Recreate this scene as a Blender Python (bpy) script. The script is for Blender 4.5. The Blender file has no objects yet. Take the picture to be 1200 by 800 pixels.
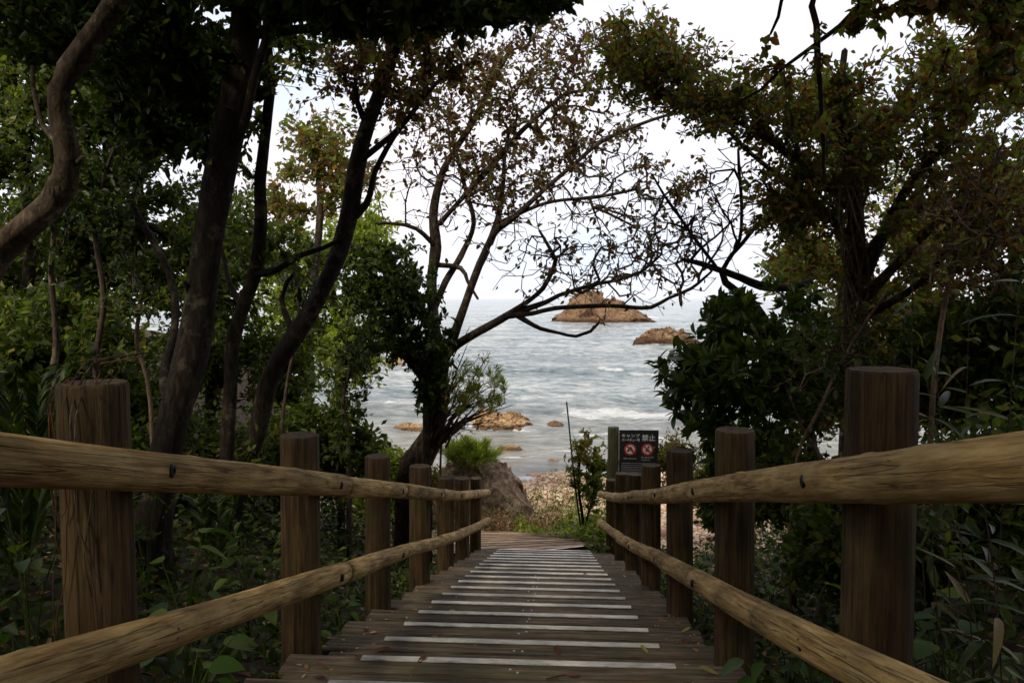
import bpy, math, random
import numpy as np
from math import radians, sin, cos, pi, tan
from mathutils import Vector, Matrix, noise

# ------------------------------------------------------------------ camera, sky, sun, exposure
scene = bpy.context.scene
COL = scene.collection
F = 867.0                       # focal length in photo pixels (1200 wide)
YAW, PITCH = radians(3.43), radians(3.3)
cam_d = bpy.data.cameras.new('camera'); cam = bpy.data.objects.new('camera', cam_d); COL.objects.link(cam)
cam_d.sensor_width = 36.0; cam_d.lens = 36.0 * F / 1200.0
cam_d.clip_start = 0.05; cam_d.clip_end = 60000
cam.location = (0, 0, 0)
cam.rotation_euler = (pi / 2 - PITCH, 0, YAW)
scene.camera = cam

SUN_EL, SUN_AZ = radians(42), radians(215)      # azimuth the light comes from, clockwise from +Y
world = bpy.data.worlds.new('World'); scene.world = world; world.use_nodes = True
wn = world.node_tree; wn.nodes.clear()
def wnode(t, **k):
    n = wn.nodes.new(t)
    for a, b in k.items(): setattr(n, a, b)
    return n
w_out = wnode('ShaderNodeOutputWorld')
sky = wnode('ShaderNodeTexSky', sky_type='NISHITA', sun_disc=False, sun_elevation=SUN_EL, sun_rotation=SUN_AZ)
w_tc = wnode('ShaderNodeTexCoord')
w_map = wnode('ShaderNodeMapping'); w_map.inputs['Scale'].default_value = (1.3, 1.3, 4.0)
w_n = wnode('ShaderNodeTexNoise'); w_n.inputs['Scale'].default_value = 1.6; w_n.inputs['Detail'].default_value = 5; w_n.inputs['Roughness'].default_value = .52
w_r = wnode('ShaderNodeValToRGB')
w_r.color_ramp.elements[0].position = .36; w_r.color_ramp.elements[0].color = (5.5, 5.95, 6.9, 1)
w_r.color_ramp.elements[1].position = .60; w_r.color_ramp.elements[1].color = (7.0, 6.55, 6.8, 1)
w_m = wnode('ShaderNodeMix', data_type='RGBA'); w_m.inputs[0].default_value = .93
w_b = wnode('ShaderNodeBackground'); w_b.inputs['Strength'].default_value = .095
L = wn.links.new
L(w_tc.outputs['Generated'], w_map.inputs['Vector']); L(w_map.outputs[0], w_n.inputs['Vector'])
L(w_n.outputs['Fac'], w_r.inputs[0]); L(sky.outputs[0], w_m.inputs[6]); L(w_r.outputs[0], w_m.inputs[7])
L(w_m.outputs[2], w_b.inputs['Color']); L(w_b.outputs[0], w_out.inputs['Surface'])

sun_d = bpy.data.lights.new('sun', 'SUN'); sun_d.energy = 2.0; sun_d.angle = radians(11); sun_d.color = (1, .90, .72)
sun = bpy.data.objects.new('sun', sun_d); COL.objects.link(sun)
sv = Vector((sin(SUN_AZ) * cos(SUN_EL), cos(SUN_AZ) * cos(SUN_EL), sin(SUN_EL)))
sun.rotation_euler = sv.to_track_quat('Z', 'Y').to_euler(); sun.location = (0, 0, 30)

vs = scene.view_settings
vs.view_transform = 'Standard'; vs.look = 'None'; vs.gamma = 1; vs.exposure = 0.84; vs.use_curve_mapping = False
scene.render.engine = 'CYCLES'
scene.cycles.max_bounces = 6; scene.cycles.diffuse_bounces = 3; scene.cycles.glossy_bounces = 3
scene.cycles.transmission_bounces = 4
scene.cycles.use_adaptive_sampling = True; scene.cycles.adaptive_threshold = .004

rng = np.random.default_rng(11)
random.seed(5)

# ------------------------------------------------------------------ pixel -> place
cy_, sy_, cp_, sp_ = cos(YAW), sin(YAW), cos(PITCH), sin(PITCH)
def ray(px, py):
    x = (px - 600) / F; u = (400 - py) / F
    v = (x, cp_ + u * sp_, -sp_ + u * cp_)
    return np.array([v[0] * cy_ - v[1] * sy_, v[0] * sy_ + v[1] * cy_, v[2]])
def P(px, py, Y):
    r = ray(px, py); return r * (Y / r[1])
def PZ(px, py, z):
    r = ray(px, py); return r * (z / r[2])

SEA = -4.6
CX = -.15                                   # stair centre line
def S(y): return -.61 - .2805 * y           # stair slope plane
def sstep(a, b, x):
    t = np.clip((x - a) / (b - a), 0, 1); return t * t * (3 - 2 * t)
BY = [-12, -3.2, 0, 9.8, 10.6, 11.6, 18.9, 23, 60, 400]
BZ = [.30, .25, -.61, -3.36, -3.56, -3.66, -4.39, -4.95, -9, -30]
def ground(x, y):
    x = np.asarray(x, float); y = np.asarray(y, float)
    b = np.interp(y, BY, BZ) - .22
    d = np.abs(x - CX)
    left = sstep(1.2, 5.5, -(x - CX)) * 1.5 + sstep(5, 14, -(x - CX)) * 1.2
    right = sstep(1.3, 6.5, (x - CX)) * 1.0 + sstep(6, 14, (x - CX)) * 1.0
    yl = 12.2 + sstep(4, 10, -x) * 12; yr = 11.0 + sstep(2, 8, x) * 3.0
    fl = 1 - sstep(yl - 3, yl + 2.5, y); fr = 1 - sstep(yr - 3, yr + 2.5, y)
    # headlands keep above the sea
    e = left * fl + right * fr
    hl = sstep(4.5, 9, -x) * sstep(9, 12, y) * (1 - sstep(24, 28, y)) * 1.4
    n = .05 * np.sin(x * 2.3 + 1.1 * np.sin(y * 1.7)) + .04 * np.sin(y * 3.1 + x * 1.3) + .02 * np.sin(x * 7.1) * np.sin(y * 6.3)
    return b + e + hl + n * sstep(.9, 2, d + sstep(10, 11, y) * 3)

# ------------------------------------------------------------------ object helpers
def link(name, me, mat=None, parent=None, loc=None, rot=None):
    o = bpy.data.objects.new(name, me); COL.objects.link(o)
    if mat is not None and me is not None and not me.materials: me.materials.append(mat)
    if parent is not None: o.parent = parent
    if loc is not None: o.location = loc
    if rot is not None: o.rotation_euler = rot
    return o
def tag(o, label=None, cat=None, group=None, kind=None):
    if label: o['label'] = label
    if cat: o['category'] = cat
    if group: o['group'] = group
    if kind: o['kind'] = kind
    return o
def empty(name, loc=(0, 0, 0), rz=0):
    o = bpy.data.objects.new(name, None); COL.objects.link(o); o.location = loc; o.rotation_euler = (0, 0, rz)
    o.empty_display_size = .1
    return o
def mesh_np(name, V, faces4=None, faces3=None, smooth=False, rnd4=None, rnd3=None):
    """fast mesh from numpy: quads and/or triangles, optional per-face random attribute"""
    me = bpy.data.meshes.new(name)
    V = np.asarray(V, np.float32).reshape(-1, 3)
    f4 = np.asarray(faces4 if faces4 is not None else np.zeros((0, 4)), np.int32).reshape(-1, 4)
    f3 = np.asarray(faces3 if faces3 is not None else np.zeros((0, 3)), np.int32).reshape(-1, 3)
    me.vertices.add(len(V)); me.vertices.foreach_set('co', V.ravel())
    nl = f4.size + f3.size
    me.loops.add(nl); me.loops.foreach_set('vertex_index', np.concatenate([f4.ravel(), f3.ravel()]))
    me.polygons.add(len(f4) + len(f3))
    st = np.concatenate([np.arange(len(f4)) * 4, f4.size + np.arange(len(f3)) * 3]).astype(np.int32)
    me.polygons.foreach_set('loop_start', st)
    if smooth: me.polygons.foreach_set('use_smooth', np.ones(len(st), bool))
    if rnd4 is not None or rnd3 is not None:
        a = me.attributes.new('rnd', 'FLOAT', 'FACE')
        r = np.concatenate([rnd4 if rnd4 is not None else np.zeros(0), rnd3 if rnd3 is not None else np.zeros(0)]).astype(np.float32)
        a.data.foreach_set('value', r)
    me.update(calc_edges=True); me.validate()
    return me
def box_arr(cx, cy, cz, sx, sy, sz, bev=0):
    """a box with chamfered long edges as verts/faces lists (centre, full sizes)"""
    b = bev
    x, y, z = sx / 2, sy / 2, sz / 2
    prof = [(-y, -z + b), (-y + b, -z), (y - b, -z), (y, -z + b), (y, z - b), (y - b, z), (-y + b, z), (-y, z - b)] if b else [(-y, -z), (y, -z), (y, z), (-y, z)]
    n = len(prof); V = []
    for sxx in (-x, x):
        for (a, c) in prof: V.append((cx + sxx, cy + a, cz + c))
    Fc = [tuple(range(n - 1, -1, -1)), tuple(range(n, 2 * n))]
    for i in range(n): j = (i + 1) % n; Fc.append((i, j, n + j, n + i))
    return V, Fc
def mesh_py(name, V, Fc, smooth=False):
    me = bpy.data.meshes.new(name); me.from_pydata([tuple(map(float, v)) for v in V], [], Fc)
    if smooth: me.polygons.foreach_set('use_smooth', [True] * len(me.polygons))
    me.update(); return me

# ------------------------------------------------------------------ materials
def new_mat(name):
    m = bpy.data.materials.new(name); m.use_nodes = True; nt = m.node_tree
    for n in list(nt.nodes): nt.nodes.remove(n)
    out = nt.nodes.new('ShaderNodeOutputMaterial')
    return m, nt, out
def nd(nt, t, ins=None, **k):
    n = nt.nodes.new(t)
    for a, b in k.items(): setattr(n, a, b)
    if ins:
        for a, b in ins.items(): n.inputs[a].default_value = b
    return n
def ramp(nt, stops):
    r = nt.nodes.new('ShaderNodeValToRGB'); e = r.color_ramp.elements
    while len(e) < len(stops): e.new(.5)
    for i, (p, c) in enumerate(stops):
        e[i].position = p; e[i].color = (c[0], c[1], c[2], 1)
    return r
def wood_mat(name, c_dark, c_mid, c_lite, scale=(14, 14, 1.3), moss=0.0, rough=.8, bump=.5, axis_z=True):
    m, nt, out = new_mat(name); lk = nt.links.new
    tc = nd(nt, 'ShaderNodeTexCoord'); oi = nd(nt, 'ShaderNodeObjectInfo')
    mul = nd(nt, 'ShaderNodeMath', {1: 37.0}, operation='MULTIPLY'); lk(oi.outputs['Random'], mul.inputs[0])
    add = nd(nt, 'ShaderNodeVectorMath', operation='ADD'); lk(tc.outputs['Object'], add.inputs[0]); lk(mul.outputs[0], add.inputs[1])
    mp = nd(nt, 'ShaderNodeMapping'); mp.inputs['Scale'].default_value = scale; lk(add.outputs[0], mp.inputs['Vector'])
    n1 = nd(nt, 'ShaderNodeTexNoise', {'Scale': 3.0, 'Detail': 9, 'Roughness': .70, 'Distortion': .35}); lk(mp.outputs[0], n1.inputs['Vector'])
    r1 = ramp(nt, [(.34, c_dark), (.49, c_mid), (.64, c_lite)]); lk(n1.outputs['Fac'], r1.inputs[0])
    # long dark cracks
    mp2 = nd(nt, 'ShaderNodeMapping'); mp2.inputs['Scale'].default_value = tuple(s * (1.0 if s > 5 else .30) for s in scale); lk(add.outputs[0], mp2.inputs['Vector'])
    n2 = nd(nt, 'ShaderNodeTexNoise', {'Scale': 2.2, 'Detail': 3, 'Distortion': .25}); lk(mp2.outputs[0], n2.inputs['Vector'])
    s2 = nd(nt, 'ShaderNodeMath', {1: .5}, operation='SUBTRACT'); lk(n2.outputs['Fac'], s2.inputs[0])
    a2 = nd(nt, 'ShaderNodeMath', operation='ABSOLUTE'); lk(s2.outputs[0], a2.inputs[0])
    cr = ramp(nt, [(.0, (.2, .2, .2)), (.006, (.5, .5, .5)), (.016, (1, 1, 1))]); lk(a2.outputs[0], cr.inputs[0])
    mx = nd(nt, 'ShaderNodeMix', data_type='RGBA', blend_type='MULTIPLY'); mx.inputs[0].default_value = .8
    lk(r1.outputs[0], mx.inputs[6]); lk(cr.outputs[0], mx.inputs[7])
    # big blotches: damp and moss
    n3 = nd(nt, 'ShaderNodeTexNoise', {'Scale': 3.2, 'Detail': 5, 'Roughness': .6}); lk(add.outputs[0], n3.inputs['Vector'])
    r3 = ramp(nt, [(.35, (.55, .55, .55)), (.65, (1.1, 1.1, 1.1))]); lk(n3.outputs['Fac'], r3.inputs[0])
    mx2 = nd(nt, 'ShaderNodeMix', data_type='RGBA', blend_type='MULTIPLY'); mx2.inputs[0].default_value = 1
    lk(mx.outputs[2], mx2.inputs[6]); lk(r3.outputs[0], mx2.inputs[7])
    last = mx2.outputs[2]
    if moss > 0:
        n4 = nd(nt, 'ShaderNodeTexNoise', {'Scale': 5.5, 'Detail': 7, 'Roughness': .7}); lk(add.outputs[0], n4.inputs['Vector'])
        r4 = ramp(nt, [(.5, (0, 0, 0)), (.68, (moss, moss, moss))]); lk(n4.outputs['Fac'], r4.inputs[0])
        mx3 = nd(nt, 'ShaderNodeMix', data_type='RGBA'); mx3.inputs[7].default_value = (.085, .10, .03, 1)
        lk(r4.outputs[0], mx3.inputs[0]); lk(last, mx3.inputs[6]); last = mx3.outputs[2]
    hv = nd(nt, 'ShaderNodeMath', operation='MULTIPLY'); lk(oi.outputs['Random'], hv.inputs[0]); hv.inputs[1].default_value = .35
    hv2 = nd(nt, 'ShaderNodeMath', operation='ADD'); lk(hv.outputs[0], hv2.inputs[0]); hv2.inputs[1].default_value = .82
    hs = nd(nt, 'ShaderNodeHueSaturation'); lk(last, hs.inputs['Color']); lk(hv2.outputs[0], hs.inputs['Value'])
    bs = nd(nt, 'ShaderNodeBsdfPrincipled', {'Roughness': rough, 'Specular IOR Level': .3}); lk(hs.outputs[0], bs.inputs['Base Color'])
    am = nd(nt, 'ShaderNodeMath', operation='MULTIPLY'); lk(n1.outputs['Fac'], am.inputs[0]); lk(cr.outputs[0], am.inputs[1])
    bp = nd(nt, 'ShaderNodeBump', {'Strength': bump, 'Distance': .025}); lk(am.outputs[0], bp.inputs['Height'])
    lk(bp.outputs[0], bs.inputs['Normal']); lk(bs.outputs[0], out.inputs['Surface'])
    return m
def bark_mat(name, c1, c2, c3, scale=(10, 10, 3), bump=.8):
    m, nt, out = new_mat(name); lk = nt.links.new
    tc = nd(nt, 'ShaderNodeTexCoord'); mp = nd(nt, 'ShaderNodeMapping'); mp.inputs['Scale'].default_value = scale; lk(tc.outputs['Object'], mp.inputs['Vector'])
    n1 = nd(nt, 'ShaderNodeTexNoise', {'Scale': 2.8, 'Detail': 9, 'Roughness': .74, 'Distortion': .4}); lk(mp.outputs[0], n1.inputs['Vector'])
    r = ramp(nt, [(.36, c1), (.5, c2), (.64, c3)]); lk(n1.outputs['Fac'], r.inputs[0])
    n2 = nd(nt, 'ShaderNodeTexNoise', {'Scale': 1.7, 'Detail': 3}); lk(tc.outputs['Object'], n2.inputs['Vector'])
    r2 = ramp(nt, [(.4, (.6, .6, .6)), (.62, (1.15, 1.15, 1.1))]); lk(n2.outputs['Fac'], r2.inputs[0])
    mx = nd(nt, 'ShaderNodeMix', data_type='RGBA', blend_type='MULTIPLY'); mx.inputs[0].default_value = 1
    lk(r.outputs[0], mx.inputs[6]); lk(r2.outputs[0], mx.inputs[7])
    n6 = nd(nt, 'ShaderNodeTexNoise', {'Scale': 6.5, 'Detail': 7, 'Roughness': .72}); lk(tc.outputs['Object'], n6.inputs['Vector'])
    r6 = ramp(nt, [(.56, (0, 0, 0)), (.63, (.55, .55, .55))]); lk(n6.outputs['Fac'], r6.inputs[0])
    m6 = nd(nt, 'ShaderNodeMix', data_type='RGBA'); m6.inputs[7].default_value = tuple(min(.3, c * 1.9 + .012) for c in (c3[0], c3[1] * 1.15, c3[2])) + (1,)
    lk(r6.outputs[0], m6.inputs[0]); lk(mx.outputs[2], m6.inputs[6])
    bs = nd(nt, 'ShaderNodeBsdfPrincipled', {'Roughness': .88, 'Specular IOR Level': .2}); lk(m6.outputs[2], bs.inputs['Base Color'])
    bp = nd(nt, 'ShaderNodeBump', {'Strength': 1.0, 'Distance': .05 * bump}); lk(n1.outputs['Fac'], bp.inputs['Height'])
    lk(bp.outputs[0], bs.inputs['Normal']); lk(bs.outputs[0], out.inputs['Surface'])
    return m
def leaf_mat(name, stops, rough=.45, trans=.32, spec=.25, use_obj=False):
    m, nt, out = new_mat(name); lk = nt.links.new
    if use_obj:
        src = nd(nt, 'ShaderNodeObjectInfo').outputs['Random']
    else:
        src = nd(nt, 'ShaderNodeAttribute', attribute_name='rnd').outputs['Fac']
    r = ramp(nt, stops); lk(src, r.inputs[0])
    tc = nd(nt, 'ShaderNodeTexCoord')
    n1 = nd(nt, 'ShaderNodeTexNoise', {'Scale': 30 if not use_obj else 45, 'Detail': 3}); lk(tc.outputs['Object'], n1.inputs['Vector'])
    r2 = ramp(nt, [(.35, (.72, .72, .72)), (.65, (1.12, 1.12, 1.12))]); lk(n1.outputs['Fac'], r2.inputs[0])
    mx = nd(nt, 'ShaderNodeMix', data_type='RGBA', blend_type='MULTIPLY'); mx.inputs[0].default_value = 1
    lk(r.outputs[0], mx.inputs[6]); lk(r2.outputs[0], mx.inputs[7])
    bs = nd(nt, 'ShaderNodeBsdfPrincipled', {'Roughness': rough, 'Specular IOR Level': spec}); lk(mx.outputs[2], bs.inputs['Base Color'])
    tr = nd(nt, 'ShaderNodeBsdfTranslucent')
    br = nd(nt, 'ShaderNodeMix', data_type='RGBA', blend_type='MULTIPLY'); br.inputs[0].default_value = 1; br.inputs[7].default_value = (1.5, 1.6, .7, 1)
    lk(mx.outputs[2], br.inputs[6]); lk(br.outputs[2], tr.inputs['Color'])
    ms = nd(nt, 'ShaderNodeMixShader'); ms.inputs[0].default_value = trans
    lk(bs.outputs[0], ms.inputs[1]); lk(tr.outputs[0], ms.inputs[2]); lk(ms.outputs[0], out.inputs['Surface'])
    return m
def plain_mat(name, col, rough=.6, metal=0, var=.15, nscale=20, bump=0, spec=.4):
    m, nt, out = new_mat(name); lk = nt.links.new
    tc = nd(nt, 'ShaderNodeTexCoord'); n1 = nd(nt, 'ShaderNodeTexNoise', {'Scale': nscale, 'Detail': 6, 'Roughness': .65}); lk(tc.outputs['Object'], n1.inputs['Vector'])
    a = tuple(c * (1 - var) for c in col); b = tuple(min(1, c * (1 + var)) for c in col)
    r = ramp(nt, [(.35, a), (.65, b)]); lk(n1.outputs['Fac'], r.inputs[0])
    bs = nd(nt, 'ShaderNodeBsdfPrincipled', {'Roughness': rough, 'Metallic': metal, 'Specular IOR Level': spec}); lk(r.outputs[0], bs.inputs['Base Color'])
    if bump:
        bp = nd(nt, 'ShaderNodeBump', {'Strength': bump, 'Distance': .01}); lk(n1.outputs['Fac'], bp.inputs['Height']); lk(bp.outputs[0], bs.inputs['Normal'])
    lk(bs.outputs[0], out.inputs['Surface'])
    return m
def rock_mat(name, c1, c2, c3, scale=1.0, bump=.7, dist=.1, attr=False):
    m, nt, out = new_mat(name); lk = nt.links.new
    tc = nd(nt, 'ShaderNodeTexCoord')
    n1 = nd(nt, 'ShaderNodeTexNoise', {'Scale': 1.4 * scale, 'Detail': 9, 'Roughness': .68, 'Distortion': .7}); lk(tc.outputs['Object'], n1.inputs['Vector'])
    r = ramp(nt, [(.3, c1), (.48, c2), (.7, c3)]); lk(n1.outputs['Fac'], r.inputs[0])
    vo = nd(nt, 'ShaderNodeTexVoronoi', {'Scale': 2.4 * scale}, feature='DISTANCE_TO_EDGE')
    mp = nd(nt, 'ShaderNodeMapping'); mp.inputs['Scale'].default_value = (1, 1, .45); mp.inputs['Rotation'].default_value = (.2, .35, 0)
    wv = nd(nt, 'ShaderNodeVectorMath', operation='ADD'); n5 = nd(nt, 'ShaderNodeTexNoise', {'Scale': 2.0 * scale, 'Detail': 4}); lk(tc.outputs['Object'], n5.inputs['Vector'])
    lk(tc.outputs['Object'], wv.inputs[0]); lk(n5.outputs['Color'], wv.inputs[1]); lk(wv.outputs[0], mp.inputs['Vector']); lk(mp.outputs[0], vo.inputs['Vector'])
    rc = ramp(nt, [(0, (.35, .3, .28)), (.05, (1, 1, 1))]); lk(vo.outputs['Distance'], rc.inputs[0])
    mx = nd(nt, 'ShaderNodeMix', data_type='RGBA', blend_type='MULTIPLY'); mx.inputs[0].default_value = .75
    lk(r.outputs[0], mx.inputs[6]); lk(rc.outputs[0], mx.inputs[7])
    last = mx.outputs[2]
    if attr:      # damp dark band just above the sea, at a fixed world height
        g = nd(nt, 'ShaderNodeNewGeometry'); sp = nd(nt, 'ShaderNodeSeparateXYZ'); lk(g.outputs['Position'], sp.inputs[0])
        mr = nd(nt, 'ShaderNodeMapRange', {'From Min': SEA, 'From Max': SEA + attr, 'To Min': 0, 'To Max': 1}); lk(sp.outputs['Z'], mr.inputs['Value'])
        rr = ramp(nt, [(.35, (.34, .30, .27)), (.8, (1, 1, 1))]); lk(mr.outputs[0], rr.inputs[0])
        m2 = nd(nt, 'ShaderNodeMix', data_type='RGBA', blend_type='MULTIPLY'); m2.inputs[0].default_value = 1
        lk(last, m2.inputs[6]); lk(rr.outputs[0], m2.inputs[7]); last = m2.outputs[2]
    bs = nd(nt, 'ShaderNodeBsdfPrincipled', {'Roughness': .85, 'Specular IOR Level': .25}); lk(last, bs.inputs['Base Color'])
    am = nd(nt, 'ShaderNodeMath', operation='MULTIPLY_ADD'); lk(rc.outputs[0], am.inputs[0]); am.inputs[1].default_value = .35; lk(n1.outputs['Fac'], am.inputs[2])
    bp = nd(nt, 'ShaderNodeBump', {'Strength': bump, 'Distance': dist}); lk(am.outputs[0], bp.inputs['Height']); lk(bp.outputs[0], bs.inputs['Normal'])
    lk(bs.outputs[0], out.inputs['Surface'])
    return m

M = {}
M['rail'] = wood_mat('weathered_log', (.22, .118, .038), (.52, .335, .118), (.72, .52, .235), (16, 16, 1.4), moss=.18, bump=.8)
M['post'] = wood_mat('post_timber', (.034, .019, .007), (.085, .050, .019), (.16, .10, .042), (16, 16, .9), moss=.25, bump=.7)
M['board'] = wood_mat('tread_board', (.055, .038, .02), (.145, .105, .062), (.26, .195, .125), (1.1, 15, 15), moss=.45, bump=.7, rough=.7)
M['boardend'] = wood_mat('walk_board', (.30, .18, .10), (.50, .34, .21), (.66, .50, .35), (1.1, 15, 15), moss=.1, bump=.5)  # paler than the treads: open daylight put into the colour
M['strip'] = wood_mat('grip_strip', (.55, .52, .45), (.74, .71, .64), (.84, .82, .76), (5, 26, 26), bump=.15, rough=.55)
M['gap_shade'] = wood_mat('board_gap_shade', (.012, .008, .005), (.03, .02, .012), (.05, .035, .02), (1.1, 15, 15))  # shade of the plank gaps painted onto the board sides
M['mat'] = plain_mat('gap_shade_sheet', (.02, .018, .016), .9)  # near-black stand-in for the shade under the landing planks
M['screw'] = plain_mat('screw_metal', (.55, .55, .55), .35, .8, .1)
M['bolt'] = plain_mat('dark_bolt', (.03, .03, .03), .4, .6, .3, 60)
M['bark_pale'] = bark_mat('bark_pale', (.022, .014, .008), (.075, .05, .03), (.17, .12, .08), (7, 7, 3), .5)
M['bark_dark'] = bark_mat('bark_dark', (.006, .004, .003), (.022, .015, .010), (.06, .042, .028))
M['bark_mid'] = bark_mat('bark_mid', (.010, .007, .0045), (.040, .027, .018), (.10, .07, .046), (9, 9, 3), .6)
M['twig'] = bark_mat('twig_brown', (.03, .018, .014), (.075, .05, .038), (.13, .09, .07), (20, 20, 6), .3)
M['twig_grey'] = bark_mat('twig_grey', (.07, .045, .03), (.15, .105, .07), (.25, .18, .125), (20, 20, 6), .3)
G1 = [(0, (.014, .026, .005)), (.45, (.034, .060, .008)), (.85, (.070, .105, .014)), (1, (.13, .14, .025))]
M['leaf_dark'] = leaf_mat('leaf_evergreen', G1)
M['leaf_mid'] = leaf_mat('leaf_green', [(0, (.035, .055, .010)), (.5, (.07, .10, .017)), (.85, (.125, .15, .026)), (1, (.21, .19, .045))], trans=.5)
M['leaf_bright'] = leaf_mat('leaf_bright', [(0, (.10, .15, .015)), (.5, (.20, .27, .03)), (1, (.38, .40, .07))], trans=.4)
M['leaf_autumn'] = leaf_mat('leaf_autumn', [(0, (.04, .02, .012)), (.4, (.10, .042, .022)), (.62, (.13, .07, .025)), (.8, (.08, .09, .02)), (1, (.16, .15, .035))], trans=.5)
M['leaf_olive'] = leaf_mat('leaf_olive', [(0, (.10, .04, .018)), (.22, (.17, .085, .028)), (.4, (.09, .105, .020)), (.8, (.14, .175, .030)), (.92, (.20, .17, .04)), (1, (.24, .09, .035))], trans=.55)
M['leaf_dry'] = leaf_mat('leaf_dry', [(0, (.17, .08, .04)), (.5, (.36, .20, .11)), (1, (.58, .42, .26))], trans=.3, rough=.8)
M['leaf_wood'] = leaf_mat('leaf_woodland', [(0, (.022, .038, .006)), (.4, (.05, .075, .012)), (.8, (.095, .125, .020)), (1, (.19, .17, .04))], trans=.5)
M['leaf_glossy'] = leaf_mat('leaf_glossy', [(0, (.026, .052, .006)), (.6, (.058, .105, .012)), (1, (.13, .18, .024))], rough=.36, trans=.3, spec=.3)
M['leaf_glossy_one'] = leaf_mat('leaf_glossy_single', [(0, (.026, .052, .006)), (.6, (.058, .105, .012)), (1, (.13, .18, .024))], rough=.28, trans=.22, spec=.55, use_obj=True)
M['leaf_herb'] = leaf_mat('leaf_herb', [(0, (.03, .07, .010)), (.6, (.065, .125, .016)), (1, (.14, .20, .03))], rough=.5, trans=.3, use_obj=True)
M['leaf_sasa'] = leaf_mat('leaf_bamboo', [(0, (.022, .04, .010)), (.6, (.05, .075, .018)), (.84, (.09, .095, .028)), (.94, (.17, .13, .055)), (1, (.23, .17, .08))], rough=.45, trans=.3, use_obj=True)
M['leaf_litter'] = leaf_mat('leaf_litter', [(0, (.09, .035, .02)), (.5, (.17, .085, .04)), (.85, (.26, .16, .07)), (1, (.32, .33, .06))], rough=.75, trans=.1, use_obj=True)
M['rock_orange'] = rock_mat('rock_orange', (.12, .06, .03), (.32, .185, .095), (.52, .36, .22), 1.3, 1.0, .9, attr=1.1)
M['rock_shore'] = rock_mat('rock_shore', (.22, .12, .05), (.48, .30, .15), (.66, .49, .30), 2.5, 1.0, .15, attr=.12)
M['boulder'] = rock_mat('boulder_stone', (.10, .06, .035), (.30, .20, .125), (.58, .43, .30), 4.0, 1.0, .15)
M['pebble'] = leaf_mat('pebble', [(0, (.26, .13, .07)), (.35, (.44, .28, .17)), (.7, (.56, .40, .27)), (1, (.70, .58, .44))], rough=.75, trans=0.0, spec=.3)
M['pebble_one'] = leaf_mat('stone', [(0, (.26, .16, .10)), (.5, (.48, .34, .24)), (1, (.66, .55, .45))], rough=.8, trans=0.0, spec=.3, use_obj=True)

# ground: dark litter soil up the bank, pale gritty beach below
def ground_mat():
    m, nt, out = new_mat('soil_and_grit'); lk = nt.links.new
    g = nd(nt, 'ShaderNodeNewGeometry'); sp = nd(nt, 'ShaderNodeSeparateXYZ'); lk(g.outputs['Position'], sp.inputs[0])
    n1 = nd(nt, 'ShaderNodeTexNoise', {'Scale': 9, 'Detail': 9, 'Roughness': .7}); lk(g.outputs['Position'], n1.inputs['Vector'])
    soil = ramp(nt, [(.3, (.018, .012, .008)), (.5, (.05, .033, .02)), (.7, (.10, .065, .04))]); lk(n1.outputs['Fac'], soil.inputs[0])
    v = nd(nt, 'ShaderNodeTexVoronoi', {'Scale': 14}); lk(g.outputs['Position'], v.inputs['Vector'])
    grit = ramp(nt, [(0, (.55, .42, .33)), (.5, (.40, .28, .20)), (1, (.22, .14, .09))]); lk(v.outputs['Distance'], grit.inputs[0])
    nn = nd(nt, 'ShaderNodeTexNoise', {'Scale': .9, 'Detail': 3}); lk(g.outputs['Position'], nn.inputs['Vector'])
    s = nd(nt, 'ShaderNodeMath', {1: 1.4}, operation='MULTIPLY_ADD'); lk(nn.outputs['Fac'], s.inputs[0]); lk(sp.outputs['Z'], s.inputs[2])
    mr = nd(nt, 'ShaderNodeMapRange', {'From Min': -2.72, 'From Max': -2.4, 'To Min': 1, 'To Max': 0}); lk(s.outputs[0], mr.inputs['Value'])
    mx = nd(nt, 'ShaderNodeMix', data_type='RGBA'); lk(mr.outputs[0], mx.inputs[0]); lk(soil.outputs[0], mx.inputs[6]); lk(grit.outputs[0], mx.inputs[7])
    bs = nd(nt, 'ShaderNodeBsdfPrincipled', {'Roughness': .9, 'Specular IOR Level': .2}); lk(mx.outputs[2], bs.inputs['Base Color'])
    bp = nd(nt, 'ShaderNodeBump', {'Strength': .8, 'Distance': .04}); lk(n1.outputs['Fac'], bp.inputs['Height']); lk(bp.outputs[0], bs.inputs['Normal'])
    lk(bs.outputs[0], out.inputs['Surface']); return m
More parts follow.
